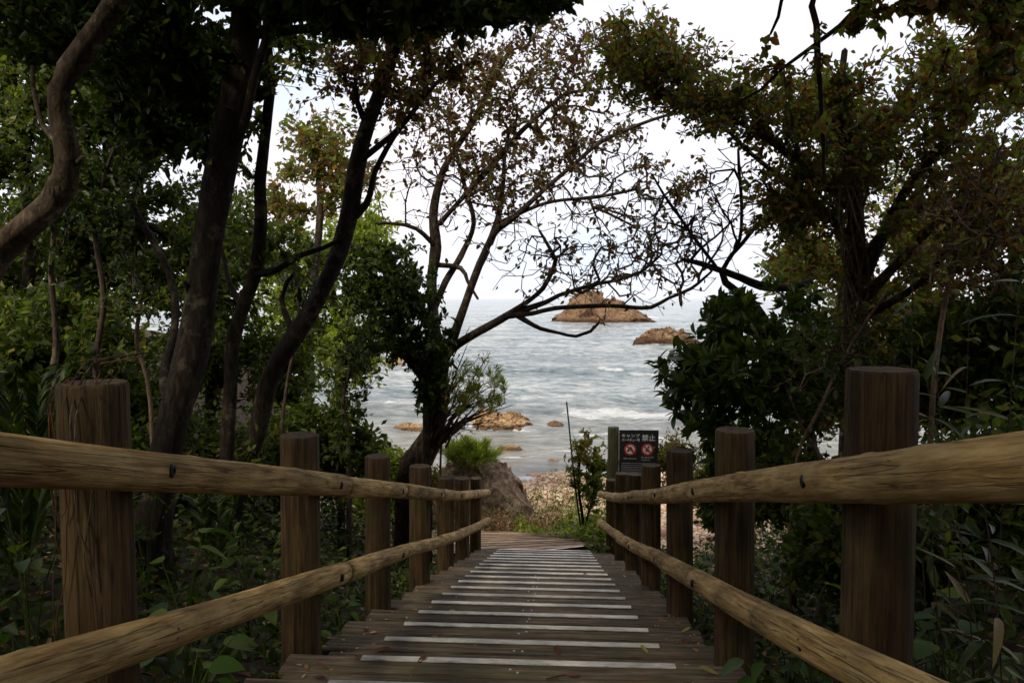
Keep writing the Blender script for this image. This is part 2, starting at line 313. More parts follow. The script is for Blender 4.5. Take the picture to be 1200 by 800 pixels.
def sea_mat():
    m, nt, out = new_mat('sea_water'); lk = nt.links.new
    g = nd(nt, 'ShaderNodeNewGeometry')
    mp = nd(nt, 'ShaderNodeMapping'); mp.inputs['Scale'].default_value = (.55, 1.3, 1); lk(g.outputs['Position'], mp.inputs['Vector'])
    n1 = nd(nt, 'ShaderNodeTexNoise', {'Scale': 1.5, 'Detail': 10, 'Roughness': .68, 'Distortion': .5}); lk(mp.outputs[0], n1.inputs['Vector'])
    mp2 = nd(nt, 'ShaderNodeMapping'); mp2.inputs['Scale'].default_value = (.05, .16, 1); lk(g.outputs['Position'], mp2.inputs['Vector'])
    n2 = nd(nt, 'ShaderNodeTexNoise', {'Scale': 1.4, 'Detail': 8, 'Roughness': .66}); lk(mp2.outputs[0], n2.inputs['Vector'])
    at = nd(nt, 'ShaderNodeAttribute', attribute_name='foam')
    # broken edge of the foam
    n3 = nd(nt, 'ShaderNodeTexNoise', {'Scale': 3.2, 'Detail': 8, 'Roughness': .75}); lk(mp.outputs[0], n3.inputs['Vector'])
    ad = nd(nt, 'ShaderNodeMath', operation='MULTIPLY_ADD'); ad.inputs[1].default_value = 2.2; lk(n3.outputs['Fac'], ad.inputs[0]); lk(at.outputs['Fac'], ad.inputs[2])
    fr = ramp(nt, [(.0, (0, 0, 0)), (1, (1, 1, 1))])
    mr = nd(nt, 'ShaderNodeMapRange', {'From Min': 1.42, 'From Max': 1.75}); lk(ad.outputs[0], mr.inputs['Value'])
    wc = ramp(nt, [(.39, (.06, .10, .11)), (.5, (.26, .325, .34)), (.60, (.64, .67, .65))])  # light and dark of the ripples painted into the water colour
    wq = nd(nt, 'ShaderNodeMath', operation='MULTIPLY_ADD'); wq.inputs[1].default_value = .45; wh = nd(nt, 'ShaderNodeMath', operation='MULTIPLY'); wh.inputs[1].default_value = .6; lk(n1.outputs['Fac'], wh.inputs[0]); lk(n2.outputs['Fac'], wq.inputs[0]); lk(wh.outputs[0], wq.inputs[2]); lk(wq.outputs[0], wc.inputs[0])
    sh = nd(nt, 'ShaderNodeSeparateXYZ'); lk(g.outputs['Position'], sh.inputs[0])
    ms = nd(nt, 'ShaderNodeMapRange', {'From Min': 19, 'From Max': 34, 'To Min': .75, 'To Max': 0}); lk(sh.outputs['Y'], ms.inputs['Value'])
    mw = nd(nt, 'ShaderNodeMix', data_type='RGBA'); mw.inputs[7].default_value = (.30, .27, .20, 1); lk(ms.outputs[0], mw.inputs[0]); lk(wc.outputs[0], mw.inputs[6])
    mf = nd(nt, 'ShaderNodeMix', data_type='RGBA'); mf.inputs[7].default_value = (.85, .87, .86, 1); lk(mr.outputs[0], mf.inputs[0]); lk(mw.outputs[2], mf.inputs[6])
    ro = nd(nt, 'ShaderNodeMapRange', {'To Min': .16, 'To Max': .8}); lk(mr.outputs[0], ro.inputs['Value'])
    bs = nd(nt, 'ShaderNodeBsdfPrincipled', {'IOR': 1.33, 'Specular IOR Level': .5}); lk(mf.outputs[2], bs.inputs['Base Color']); lk(ro.outputs[0], bs.inputs['Roughness'])
    sm = nd(nt, 'ShaderNodeMath', operation='MULTIPLY_ADD'); lk(n2.outputs['Fac'], sm.inputs[0]); sm.inputs[1].default_value = 1.2; lk(n1.outputs['Fac'], sm.inputs[2])
    bp = nd(nt, 'ShaderNodeBump', {'Strength': 1.0, 'Distance': .8}); lk(sm.outputs[0], bp.inputs['Height']); lk(bp.outputs[0], bs.inputs['Normal'])
    lk(bs.outputs[0], out.inputs['Surface']); return m
M['ground'] = ground_mat(); M['sea'] = sea_mat()

# ------------------------------------------------------------------ ground and sea
def build_ground():
    xs = np.concatenate([-np.geomspace(60, 6.2, 26), np.linspace(-6, 6, 97), np.geomspace(6.2, 60, 26)])
    ys = np.concatenate([np.linspace(-12, -2, 21), np.linspace(-1.8, 20, 150), np.geomspace(20.4, 400, 40)])
    X, Y = np.meshgrid(xs, ys); Z = ground(X, Y)
    V = np.stack([X, Y, Z], -1).reshape(-1, 3); nx, ny = len(xs), len(ys)
    i = (np.arange(ny - 1)[:, None] * nx + np.arange(nx - 1)).ravel()
    o = link('ground', mesh_np('ground', V, np.stack([i, i + 1, i + nx + 1, i + nx], -1), smooth=True), M['ground'])
    tag(o, 'dark leaf littered soil bank running down to the pale stony beach', None, kind='structure')
def fbm1(x, y, seed):
    r = np.random.default_rng(seed); z = np.zeros_like(x)
    for k in range(9):
        lam = 13 / (1.5 ** k); a = .021 * lam ** .7
        th = r.normal(-.12, .42); kx, ky = sin(th) * 2 * pi / lam, cos(th) * 2 * pi / lam; ph = r.uniform(0, 6.28)
        w = kx * x + ky * y + ph + .9 * np.sin(x * .11 * (1 + k * .6) + y * .05 + k)
        z += a * (1 - np.abs(np.sin(w / 2))) * (.55 + .45 * np.sin(x * .17 + k * 2.1 + y * .09)) * 2
    return z
def build_sea():
    ys = [13.0]
    while ys[-1] < 30000: ys.append(ys[-1] * 1.0065 if ys[-1] < 700 else ys[-1] * 1.12)
    ys = np.array(ys); t = np.concatenate([-np.geomspace(1.8, .66, 12), np.linspace(-.62, .52, 330), np.geomspace(.56, 1.8, 12)])
    T, Y = np.meshgrid(t, ys); X = T * Y
    h = fbm1(X, Y, 4)
    dy = np.gradient(ys)[:, None]
    fade = np.clip(1.6 - dy * .8, 0, 1) * sstep(17, 26, Y)
    # one breaking wave and scattered whitecaps: (pixel x range, pixel y)
    foam = np.zeros_like(h)
    bumpz = np.zeros_like(h)
    for (x0, x1, py, wy, hh, st) in [(655, 830, 489, .6, .2, .78), (480, 640, 497, .4, .08, .55), (700, 732, 433, .5, .1, .6), (735, 790, 438, .5, .08, .5), (560, 640, 452, .5, .12, .35), (600, 720, 468, .4, .12, .45),
                                 (445, 520, 478, .5, .1, .5), (670, 790, 512, .25, .04, .55), (590, 700, 532, .22, .03, .5), (770, 840, 462, .5, .1, .5), (600, 690, 415, .8, .12, .35), (745, 772, 404, 1.6, .1, .8), (758, 772, 372, 5, .1, .8), (826, 850, 366, 7, .1, 1.0)]:
        a = PZ(x0, py, SEA); b = PZ(x1, py, SEA)
        u = (X - a[0]) / (b[0] - a[0]); yc = a[1] + (b[1] - a[1]) * u + .5 * np.sin(X * .9) + .25 * np.sin(X * 2.7 + 1)
        env = sstep(-.06, .12, u) * (1 - sstep(.85, 1.08, u))
        foam = np.maximum(foam, st * env * np.exp(-((Y - yc) / wy) ** 2)); bumpz += hh * env * np.exp(-((Y - yc - .5) / (wy * 1.4)) ** 2)
    # swash line along the beach
    ysw = 19.1 + .35 * np.sin(X * .8) + .2 * np.sin(X * 2.1)
    foam = np.maximum(foam, .75 * np.exp(-((Y - ysw) / .28) ** 2))
    foam = np.maximum(foam, .42 * sstep(.36, .60, h) * fade)
    Z = SEA + (h - h[fade > .5].mean() + .02) * fade + bumpz
    V = np.stack([X, Y, Z], -1).reshape(-1, 3); nx, ny = len(t), len(ys)
    i = (np.arange(ny - 1)[:, None] * nx + np.arange(nx - 1)).ravel()
    me = mesh_np('sea', V, np.stack([i, i + 1, i + nx + 1, i + nx], -1), smooth=True)
    a = me.attributes.new('foam', 'FLOAT', 'POINT'); a.data.foreach_set('value', foam.ravel().astype(np.float32))
    o = link('sea', me, M['sea']); tag(o, 'choppy grey green sea with whitecaps reaching to the horizon', None, kind='structure')
build_ground(); build_sea()

# ------------------------------------------------------------------ rocks: height profile read across, given depth behind
def vnoise(x, y, z): return noise.noise(Vector((x, y, z)))
def rock(name, prof, Y, base_y, depth, mat, label, cat='rock', group=None, rough=.12, cell=1.0, seed=0, n=(90, 46), parent=None, pw=1.15):
    """prof: list of (px, py top); base_y pixel of the waterline/foot"""
    zb = P(prof[0][0], base_y, Y)[2]
    pts = [P(a, b, Y) for a, b in prof]; xs = np.array([p[0] for p in pts]); hs = np.array([max(0, p[2] - zb) for p in pts])
    x0, x1 = xs.min(), xs.max(); H = hs.max(); W = x1 - x0; c = (x0 + x1) / 2
    nx, ny = n; V = []
    for j in range(ny):
        v = -1 + 2 * j / (ny - 1)
        for i in range(nx):
            u = i / (nx - 1); x = x0 + W * u
            hh = np.interp(x, xs, hs)
            skew = .35 * vnoise(u * 3 + seed, 1.7, seed)
            env = max(0., 1 - abs(v - skew * (1 - abs(v))) ** pw) ** (1.0 if pw < 1.5 else .8)
            edge = min(1, 6 * u, 6 * (1 - u))
            p = (x / H * cell, v * depth / H * cell, 0)
            r = (1 - abs(vnoise(p[0] * 2.3 + seed, p[1] * 2.3, 3.1))) * .5 + .35 * (1 - abs(vnoise(p[0] * 5.1, p[1] * 5.1 + seed, 1.3))) + .18 * vnoise(p[0] * 12, p[1] * 12, seed) - .62
            z = hh * env * (1 + rough * 2.2 * r) + rough * H * .55 * r * edge * env
            z -= .25 * H * (1 - env) ** 2 + (.0 if edge >= 1 else .1 * H * (1 - edge))
            xx = x - c + rough * H * .8 * vnoise(p[0] * 3, p[1] * 3 + z / H * 3, 7 + seed); yy = v * depth + rough * H * vnoise(p[0] * 3 + 9, p[1] * 3, z / H * 3 + seed)
            V.append((xx, yy, z))
    Fc = np.array([(j * nx + i, j * nx + i + 1, (j + 1) * nx + i + 1, (j + 1) * nx + i) for j in range(ny - 1) for i in range(nx - 1)])
    o = link(name, mesh_np(name, V, Fc), mat, parent, (c, Y, zb))
    if not parent: tag(o, label, cat, group)
    return o
RO = M['rock_orange']; RS = M['rock_shore']
rock('islet', [(634, 379), (642, 374), (655, 371), (664, 364), (670, 352), (677, 341), (686, 334), (693, 336), (702, 345), (708, 353), (713, 351), (722, 352), (731, 356), (739, 362), (748, 367), (758, 369), (768, 374), (773, 378)], 150, 377.5, 7, RO, 'tall craggy orange rock islet in the sea below the horizon', 'islet', rough=.27, cell=1.15, seed=3, n=(220, 80))
rock('islet', [(742, 404), (746, 396), (754, 390), (764, 387), (775, 386), (786, 385), (797, 387), (806, 392), (815, 397), (822, 403)], 76, 403.5, 2.2, RO, 'low orange rock islet standing nearer than the tall one', 'islet', rough=.26, cell=1.0, seed=8, n=(190, 60))
rock('rock', [(815, 377), (822, 375), (830, 374), (840, 376), (850, 378)], 150, 377.5, 2, RO, 'tiny dark rock with white surf right of the islets', 'rock', seed=5, n=(40, 20))
rock('rock', [(548, 498), (556, 488), (566, 482), (572, 479), (581, 485), (590, 486), (598, 483), (607, 485), (616, 490), (624, 497)], 27, 498, 1.0, RS, 'jagged orange rock in the shallows right of the leaning tree', 'rock', rough=.32, cell=1.4, seed=1, n=(150, 60))
rock('rock', [(458, 503), (466, 497), (478, 495), (488, 496), (500, 498), (508, 503)], 26, 503, .8, RS, 'flat orange rock in the water left of the leaning tree', 'rock', rough=.3, cell=2.0, seed=6, n=(70, 30))
rock('rock', [(447, 426), (454, 420), (462, 417), (470, 420), (478, 426)], 52, 426, 1.2, RS, 'small orange rock glimpsed between leaves on the left', 'rock', seed=7, n=(50, 24))
rock('rock', [(580, 528), (586, 523), (596, 521), (606, 522), (614, 527)], 22.5, 527.5, .35, RS, 'low wet brown rock at the water edge, the left one', 'rock', rough=.3, cell=2.0, seed=2, n=(60, 30))
rock('rock', [(600, 537), (612, 534), (622, 535), (630, 537.5)], 21.2, 537.5, .25, RS, 'narrow half submerged rock near the beach', 'rock', rough=.16, seed=9, n=(40, 20))
rock('rock', [(637, 541), (645, 537.5), (653, 538), (660, 541)], 20.6, 541, .22, RS, 'small pale half submerged rock closest to the beach', 'rock', rough=.16, seed=4, n=(40, 20))
rock('rock', [(640, 496), (650, 492), (660, 496)], 27.5, 496, .3, RS, 'little rock in the surf beside the jagged orange rock', 'rock', rough=.16, seed=14, n=(40, 20))
rock('boulder', [(478, 592), (494, 572), (510, 556), (526, 545), (544, 537), (560, 534), (574, 537), (590, 548), (604, 562), (614, 575), (622, 592)], 12.6, 592, .85, M['boulder'], 'large brown weathered boulder behind the left handrail end', 'boulder', rough=.17, cell=1.5, seed=12, n=(190, 90), pw=1.7)

# ------------------------------------------------------------------ staircase
TR, Y0 = .401, 2.775
stairs = tag(empty('staircase', (CX, 0, 0)), 'wooden boardwalk staircase with pale grip strips descending to the beach', 'staircase', kind='structure')
def board_mesh(w, d, t, seed):
    r = random.Random(seed); nx = 14; b = .006; V = []; prof = [(-d / 2, -t + b), (-d / 2, -b), (-d / 2 + b, 0), (-d * .17, .0005), (d * .17, -.0005), (d / 2 - b, 0), (d / 2, -b), (d / 2, -t + b)]
    n = len(prof)
    for i in range(nx + 1):
        x = -w / 2 + w * i / nx; wob = .0025 * sin(i * 1.3 + seed)
        for k, (a, c) in enumerate(prof): V.append((x + (r.uniform(-.004, .004) if i in (0, nx) else 0), a + wob + r.uniform(-.0012, .0012), c + r.uniform(-.0012, .0012)))
    Fc = [tuple(range(n)), tuple(nx * n + k for k in range(n - 1, -1, -1))]
    for i in range(nx):
        for k in range(n): j = (k + 1) % n; Fc.append((i * n + k, (i + 1) * n + k, (i + 1) * n + j, i * n + j))
    return mesh_py('board', V, Fc)
fb = [board_mesh(1.74, .132, .04, s) for s in range(4)]; rb = [board_mesh(1.72, .262, .04, s + 9) for s in range(4)]
stripV, stripF = box_arr(0, 0, .0025, 1.2, .036, .007, .0022); strip_me = mesh_py('grip_strip', stripV, stripF)
def disc_mesh(name, r, h, n=8):
    V = [(r * cos(2 * pi * k / n), r * sin(2 * pi * k / n), 0) for k in range(n)] + [(r * .8 * cos(2 * pi * k / n), r * .8 * sin(2 * pi * k / n), h) for k in range(n)]
    return mesh_py(name, V, [(k, (k + 1) % n, n + (k + 1) % n, n + k) for k in range(n)] + [tuple(range(n, 2 * n))])
screw_me = disc_mesh('screw', .006, .003); 
NK = range(-5, 18)
for k in NK:
    yn = Y0 + TR * k; z = -.61 - .2805 * yn; dx = random.uniform(-.025, .025)
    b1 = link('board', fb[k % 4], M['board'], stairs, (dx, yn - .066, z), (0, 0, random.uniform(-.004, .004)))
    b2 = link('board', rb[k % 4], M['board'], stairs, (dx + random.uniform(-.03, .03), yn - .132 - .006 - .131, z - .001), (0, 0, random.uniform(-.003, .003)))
    if k >= -3:
        s = link('grip_strip', strip_me, M['strip'], b1, (-dx + random.uniform(-.004, .004), .04, .001))
    if -2 <= k <= 9:
        for sx in (-.02 + random.uniform(-.02, .02), .01):
            link('screw', screw_me, M['screw'], b1, (sx - dx, random.uniform(-.045, .0), .0005))
# riser faces and stringers
for sx in (-.80, .80):
    V = []; w = .035
    yA, yB = Y0 + TR * -5.9, Y0 + TR * 17
    zA, zB = -.61 - .2805 * yA, -.61 - .2805 * yB
    for x in (sx - w, sx + w):
        for (y, z) in ((yA, zA - .33), (yB, zB - .36), (yB, zB - .155), (yA, zA - .155)): V.append((x, y, z))
    link('stringer', mesh_py('stringer', V, [(3, 2, 1, 0), (4, 5, 6, 7), (0, 1, 5, 4), (1, 2, 6, 5), (2, 3, 7, 6), (3, 0, 4, 7)]), M['post'], stairs)
rv, rf = box_arr(0, 0, 0, 1.66, .024, .10, .003); riser_me = mesh_py('riser', rv, rf)
for k in NK:
    yn = Y0 + TR * k; z = -.61 - .2805 * yn
    link('riser', riser_me, M['post'], stairs, (0, yn - .016, z - .092))

# landing boards fanning out at the foot, one with a slanted grip strip
walk = tag(empty('boardwalk', (0, 9.7, -3.4)), 'pale boardwalk landing of fanned planks at the foot of the stairs', 'boardwalk', kind='structure')
ZL = -3.405
lines = [(646.5, 639.5), (643, 635.5), (639, 632), (635.5, 629.8), (632, 628), (629, 626.6), (626.4, 625.4), (624, 624), (621.8, 622.4), (619.6, 620.6), (617.6, 618.8)]
L0 = [PZ(564, a, ZL) for a, b in lines]; R0 = [PZ(700, b, ZL) for a, b in lines]
def on_line(i, x):
    a, b = L0[i], R0[i]; t = (x - a[0]) / (b[0] - a[0]); return a[1] + (b[1] - a[1]) * t
for i in range(len(lines) - 1):
    xa, xb = (-2.3, .72 - .06 * i)
    g = .02; zt = ZL - .006 * i; V = []
    for x in (xa + random.uniform(-.03, .03), xb):
        y1, y2 = on_line(i, x) + g, on_line(i + 1, x) - g
        V += [(x, y1, zt - .04), (x, y2, zt - .04), (x, y2, zt), (x, y1, zt)]
    c = np.mean(V, 0); V = [tuple(np.array(v) - c) for v in V]
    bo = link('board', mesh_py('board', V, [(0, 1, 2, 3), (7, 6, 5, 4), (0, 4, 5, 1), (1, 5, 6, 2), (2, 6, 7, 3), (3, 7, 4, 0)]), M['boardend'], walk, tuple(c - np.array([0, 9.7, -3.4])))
    bo.data.materials.append(M['gap_shade'])
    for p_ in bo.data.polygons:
        if abs(p_.normal.z) < .5: p_.material_index = 1  # upright faces carry the painted gap shade
    if i == 0:
        pa, pb = PZ(628, 645.6, ZL), PZ(687, 639.3, ZL); mid = (pa + pb) / 2; an = math.atan2(pb[1] - pa[1], pb[0] - pa[0]); ln = np.linalg.norm(pb - pa)
        sv_, sf_ = box_arr(0, 0, .0025, ln, .036, .007, .0022)
        link('grip_strip', mesh_py('grip_strip', sv_, sf_), M['strip'], bo, (mid[0] - c[0], mid[1] - c[1], zt - c[2] + .001), (0, 0, an))
bb = [(-2.3, .7, .2), (-2.3, .7, .75)]
for y0_ in (.45, .9, 1.3):
    v_, f_ = box_arr(0, 0, 0, 3.1, .30, .08, 0)
    link('shade_bearer', mesh_py('shade_bearer', v_, f_), M['post'], walk, (-.8, y0_, -.25 + .005 - y0_ * .06))  # extra-wide dark timbers, added to keep the plank gaps dark
v_, f_ = box_arr(0, 0, 0, 3.3, 1.55, .02, 0); link('shade_underlay', mesh_py('shade_underlay', v_, f_), M['mat'], walk, (-.8, .95, -.305))  # dark sheet added so the gaps between planks look shaded
# ------------------------------------------------------------------ handrails
def post_mesh(h, r, seed):
    rr = random.Random(seed); n = 28; V = []; lv = [-.5, -.1] + [h * t for t in (.1, .25, .4, .55, .7, .85, .95)] + [h - .008, h]
    ph = [rr.uniform(0, 6.3) for _ in range(4)]; ck = rr.uniform(0, 6.28)
    for li, z in enumerate(lv):
        q = r * (1 - .02 * (z / h)) * (.955 if z == h else 1)
        for k in range(n):
            a = 2 * pi * k / n
            e = 1 + .018 * sin(2 * a + ph[0]) + .012 * sin(3 * a + ph[1] + z * 2) + .006 * sin(7 * a + ph[2])
            if abs(((a - ck + .15 * sin(z * 5)) + pi) % (2 * pi) - pi) < .11 and z > h * .2: e -= .07
            V.append((q * e * cos(a), q * e * sin(a), z))
    Fc = [(i * n + k, i * n + (k + 1) % n, (i + 1) * n + (k + 1) % n, (i + 1) * n + k) for i in range(len(lv) - 1) for k in range(n)]
    V.append((0, 0, h - .004)); t = len(V) - 1; m0 = (len(lv) - 1) * n
    Fc += [(m0 + k, m0 + (k + 1) % n, t) for k in range(n)]
    me = mesh_py('post', V, Fc, True)
    for p in me.polygons:
        if p.vertices[-1] == t: p.use_smooth = False
    return me
def log_mesh(L_, r, seed):
    rr = random.Random(seed); n = 30; m = max(10, int(L_ / .03)); V = []
    kn = [(rr.uniform(.1, L_ - .1), rr.uniform(0, 6.28)) for _ in range(int(L_ * 2.6) + 1)]; ck = [(rr.uniform(-.4, 1.6), rr.uniform(0, L_ * .6), rr.uniform(.5, 1.6)) for _ in range(4)]
    ph = [rr.uniform(0, 6.3) for _ in range(5)]
    for i in range(m + 1):
        z = L_ * i / m; ed = .93 if i in (0, m) else 1
        bow = .004 * sin(z * 2.1 + ph[3]), .004 * sin(z * 1.7 + ph[4])
        for k in range(n):
            a = 2 * pi * k / n; e = 1 + .03 * sin(2 * a + ph[0] + z) + .015 * sin(3 * a + ph[1] - z * 2) + .02 * sin(z * 4 + ph[2]) + .008 * noise.noise(Vector((cos(a) * 3, sin(a) * 3, z * 9 + seed)))
            for kz, ka in kn:
                da = (a - ka + pi) % (2 * pi) - pi; e += .10 * math.exp(-((z - kz) / .025) ** 2 - (da / .28) ** 2) - .10 * math.exp(-((z - kz) / .009) ** 2 - (da / .12) ** 2)
            for ca, z0, ll in ck:
                da = (a - ca - .12 * sin(z * 6 + ca) + pi) % (2 * pi) - pi
                if z0 < z < z0 + ll and abs(da) < .13: e -= .13 * (1 - abs(da) / .13)
            V.append((r * e * ed * cos(a) + bow[0], r * e * ed * sin(a) + bow[1], z))
    Fc = [(i * n + k, i * n + (k + 1) % n, (i + 1) * n + (k + 1) % n, (i + 1) * n + k) for i in range(m) for k in range(n)]
    Fc += [tuple(range(n - 1, -1, -1)), tuple(m * n + k for k in range(n))]
    me = mesh_py('rail', V, Fc, True)
    return me
def bolt_mesh():
    n = 10; V = []
    for (r, z) in ((.011, -.01), (.011, .004), (.0085, .007), (.005, .0071), (.004, .002)):
        V += [(r * 1.45 * cos(2 * pi * k / n), r * sin(2 * pi * k / n), z) for k in range(n)]
    Fc = [(i * n + k, i * n + (k + 1) % n, (i + 1) * n + (k + 1) % n, (i + 1) * n + k) for i in range(4) for k in range(n)] + [tuple(4 * n + k for k in range(n))]
    return mesh_py('bolt', V, Fc)
BOLT = bolt_mesh()
def handrail(side, xp, ys, heights, xr, label, seed, r_up, r_lo):
    root = tag(empty('handrail', (xp, ys[1], 0)), label, 'handrail')
    o0 = np.array([xp, ys[1], 0])
    for k, (y, h) in enumerate(zip(ys, heights)):
        pr = .078 + random.uniform(-.005, .004)
        me = post_mesh(h + .25, pr, seed + k)
        link('post', me, M['post'], root, (0, y - ys[1], S(y) - .25), (random.uniform(-.014, .014), random.uniform(-.014, .014), 0))
    for which, r0 in (('up', r_up), ('lo', r_lo)):
        hh = ([(-9, .67), (7, .675), (8.2, .70), (10.2, .77)] if which == 'up' else [(-9, .285), (7, .29), (8.2, .315), (10.2, .37)])
        f = lambda y: np.array([xr + (.012 * sin(y * 1.9 + seed)) * (y > 1.9), y, S(y) + np.interp(y, [a for a, _ in hh], [b for _, b in hh])])
        js = [ys[0] + .15] + [y + .2 for y in ys[2:-1]] + [10.0 if side < 0 else 10.15]
        for j in range(len(js) - 1):
            a, b = f(js[j]), f(js[j + 1]); d = b - a; ln = float(np.linalg.norm(d)) - .006
            q = Vector(d).to_track_quat('Z', 'Y')
            rr = r0 * random.uniform(.97, 1.04)
            sg = link('rail', log_mesh(ln, rr, seed * 7 + j * 3 + (50 if which == 'lo' else 0)), M['rail'], root, tuple(a - o0))
            sg.rotation_mode = 'QUATERNION'; sg.rotation_quaternion = q
            for y in ys:
                if js[j] < y < js[j + 1] and y < 7:
                    p = f(y + (.02)); w = Vector(p + np.array([-side * (rr - .002), 0, 0]) - a)
                    loc = q.inverted() @ w
                    nrm = q.inverted() @ Vector((-side, 0, .0))
                    bo = link('bolt', BOLT, M['bolt'], sg, loc); bo.rotation_mode = 'QUATERNION'; bo.rotation_quaternion = nrm.to_track_quat('Z', 'Y')
    return root
yl = [1.62 + 1.307 * k for k in range(-1, 7)]; hl = [.88, .875, .88, .88, .89, .85, .89, .94]
yr = [1.70 + 1.307 * k for k in range(-1, 7)]; hr = [.93, .93, .927, .937, .925, .907, .975, .95]
handrail(-1, -1.05, yl, hl, -.932, 'log handrail on the left of the stairs with round posts', 3, .047, .046)
handrail(1, .736, yr, hr, .615, 'log handrail on the right of the stairs with round posts', 31, .047, .046)

# ------------------------------------------------------------------ foliage engine
def catmull(pts, step):
    pts = np.asarray(pts, float); out = []
    Q = np.vstack([2 * pts[0] - pts[1], pts, 2 * pts[-1] - pts[-2]])
    for i in range(1, len(Q) - 2):
        p0, p1, p2, p3 = Q[i - 1], Q[i], Q[i + 1], Q[i + 2]; n = max(1, int(np.linalg.norm(p2[:3] - p1[:3]) / step))
        for k in range(n):
            t = k / n; out.append(.5 * ((2 * p1) + (-p0 + p2) * t + (2 * p0 - 5 * p1 + 4 * p2 - p3) * t * t + (-p0 + 3 * p1 - 3 * p2 + p3) * t ** 3))
    out.append(pts[-1]); return np.array(out)
def tube_mesh(name, pr, sides=10, seed=0, rough=.06, cap=True):
    """pr: (n,4) points + radius; swept tube with knobbly radius"""
    p = pr[:, :3]; r = np.maximum(pr[:, 3], .0015); n = len(p)
    t = np.gradient(p, axis=0); t /= np.linalg.norm(t, axis=1)[:, None] + 1e-9
    up = np.array([.31, .22, .93]); u = np.cross(t, up); u /= np.linalg.norm(u, axis=1)[:, None] + 1e-9; v = np.cross(t, u)
    g = np.random.default_rng(seed); ang = np.linspace(0, 2 * pi, sides, endpoint=False)
    ph = g.uniform(0, 6.3, 4); s = np.arange(n)
    e = 1 + rough * (np.sin(2 * ang[None] + ph[0] + s[:, None] * .11) + .7 * np.sin(3 * ang[None] + ph[1] - s[:, None] * .17) + .5 * g.normal(size=(n, sides)) * .6 + .6 * np.sin(s[:, None] * .45 + ph[2]))
    V = p[:, None] + (u[:, None] * np.cos(ang)[None, :, None] + v[:, None] * np.sin(ang)[None, :, None]) * (r[:, None] * e)[..., None]
    i = (np.arange(n - 1)[:, None] * sides + np.arange(sides)).ravel(); j = (np.arange(n - 1)[:, None] * sides + (np.arange(sides) + 1) % sides).ravel()
    f4 = np.stack([i, j, j + sides, i + sides], -1)
    V = V.reshape(-1, 3); f3 = None
    if cap:
        V = np.vstack([V, p[-1] + t[-1] * r[-1]]); k = np.arange(sides); b = (n - 1) * sides
        f3 = np.stack([b + k, b + (k + 1) % sides, np.full(sides, len(V) - 1)], -1)
    return mesh_np(name, V, f4, f3, smooth=True)
def seg_mesh(name, A, B, ra, rb, sides=4):
    t = B - A; ln = np.linalg.norm(t, axis=1)[:, None] + 1e-9; t = t / ln
    A = A - t * np.minimum(ra[:, None] * .5, .004)
    up = np.array([.31, .22, .93]); u = np.cross(t, up); u /= np.linalg.norm(u, axis=1)[:, None] + 1e-9; v = np.cross(t, u)
    ang = np.linspace(0, 2 * pi, sides, endpoint=False); n = len(A)
    c = u[:, None] * np.cos(ang)[None, :, None] + v[:, None] * np.sin(ang)[None, :, None]
    V = np.concatenate([A[:, None] + c * ra[:, None, None], B[:, None] + c * rb[:, None, None]], 1).reshape(-1, 3)
    k = np.arange(sides); base = np.arange(n)[:, None] * 2 * sides
    f4 = np.stack([base + k, base + (k + 1) % sides, base + sides + (k + 1) % sides, base + sides + k], -1).reshape(-1, 4)
    return mesh_np(name, V, f4, smooth=True)
def leaf_geo(pos, d, size, ratio=.45, seed=0, upbias=.5, curl=.15, low=False, rv=None):
    """many pointed leaves as one array: two folded quads (or one) each"""
    g = np.random.default_rng(seed); n = len(pos)
    d = d / (np.linalg.norm(d, axis=1)[:, None] + 1e-9)
    nr = g.normal(size=(n, 3)); nr[:, 2] += upbias * 2
    s = np.cross(d, nr); s /= np.linalg.norm(s, axis=1)[:, None] + 1e-9; nn = np.cross(s, d)
    L_ = size[:, None] if np.ndim(size) else np.full((n, 1), size); w = L_ * ratio / 2 * g.uniform(.8, 1.2, (n, 1))
    b = pos; tip = pos + d * L_ - nn * L_ * curl * g.uniform(0, 1.6, (n, 1))
    if low:
        m = pos + d * L_ * .5
        V = np.stack([b, m + s * w, tip, m - s * w], 1).reshape(-1, 3); f4 = np.arange(4 * n).reshape(n, 4); rep = 1
    else:
        q = nn * w * .35
        l1 = pos + d * L_ * .32 + s * w + q; l2 = pos + d * L_ * .68 + s * w * .82 + q * .6; r1 = pos + d * L_ * .32 - s * w + q; r2 = pos + d * L_ * .68 - s * w * .82 + q * .6
        V = np.stack([b, r1, r2, tip, l2, l1], 1).reshape(-1, 3); base = np.arange(n)[:, None] * 6
        f4 = np.concatenate([base + np.array([0, 1, 2, 3]), base + np.array([0, 3, 4, 5])], 1).reshape(-1, 4); rep = 2
    rv = np.repeat(g.uniform(0, 1, n) if rv is None else rv, rep)
    return V, f4, rv
NLEAF = 0
def foliage(parent, pos, d, size, mat, ratio=.45, seed=0, name='foliage', **k):
    global NLEAF; NLEAF += len(pos)
    V, f4, rv = leaf_geo(pos, d, size, ratio, seed, **k)
    o = link(name, mesh_np(name, V, f4, rnd4=rv), mat, parent); o['kind'] = 'stuff'; return o

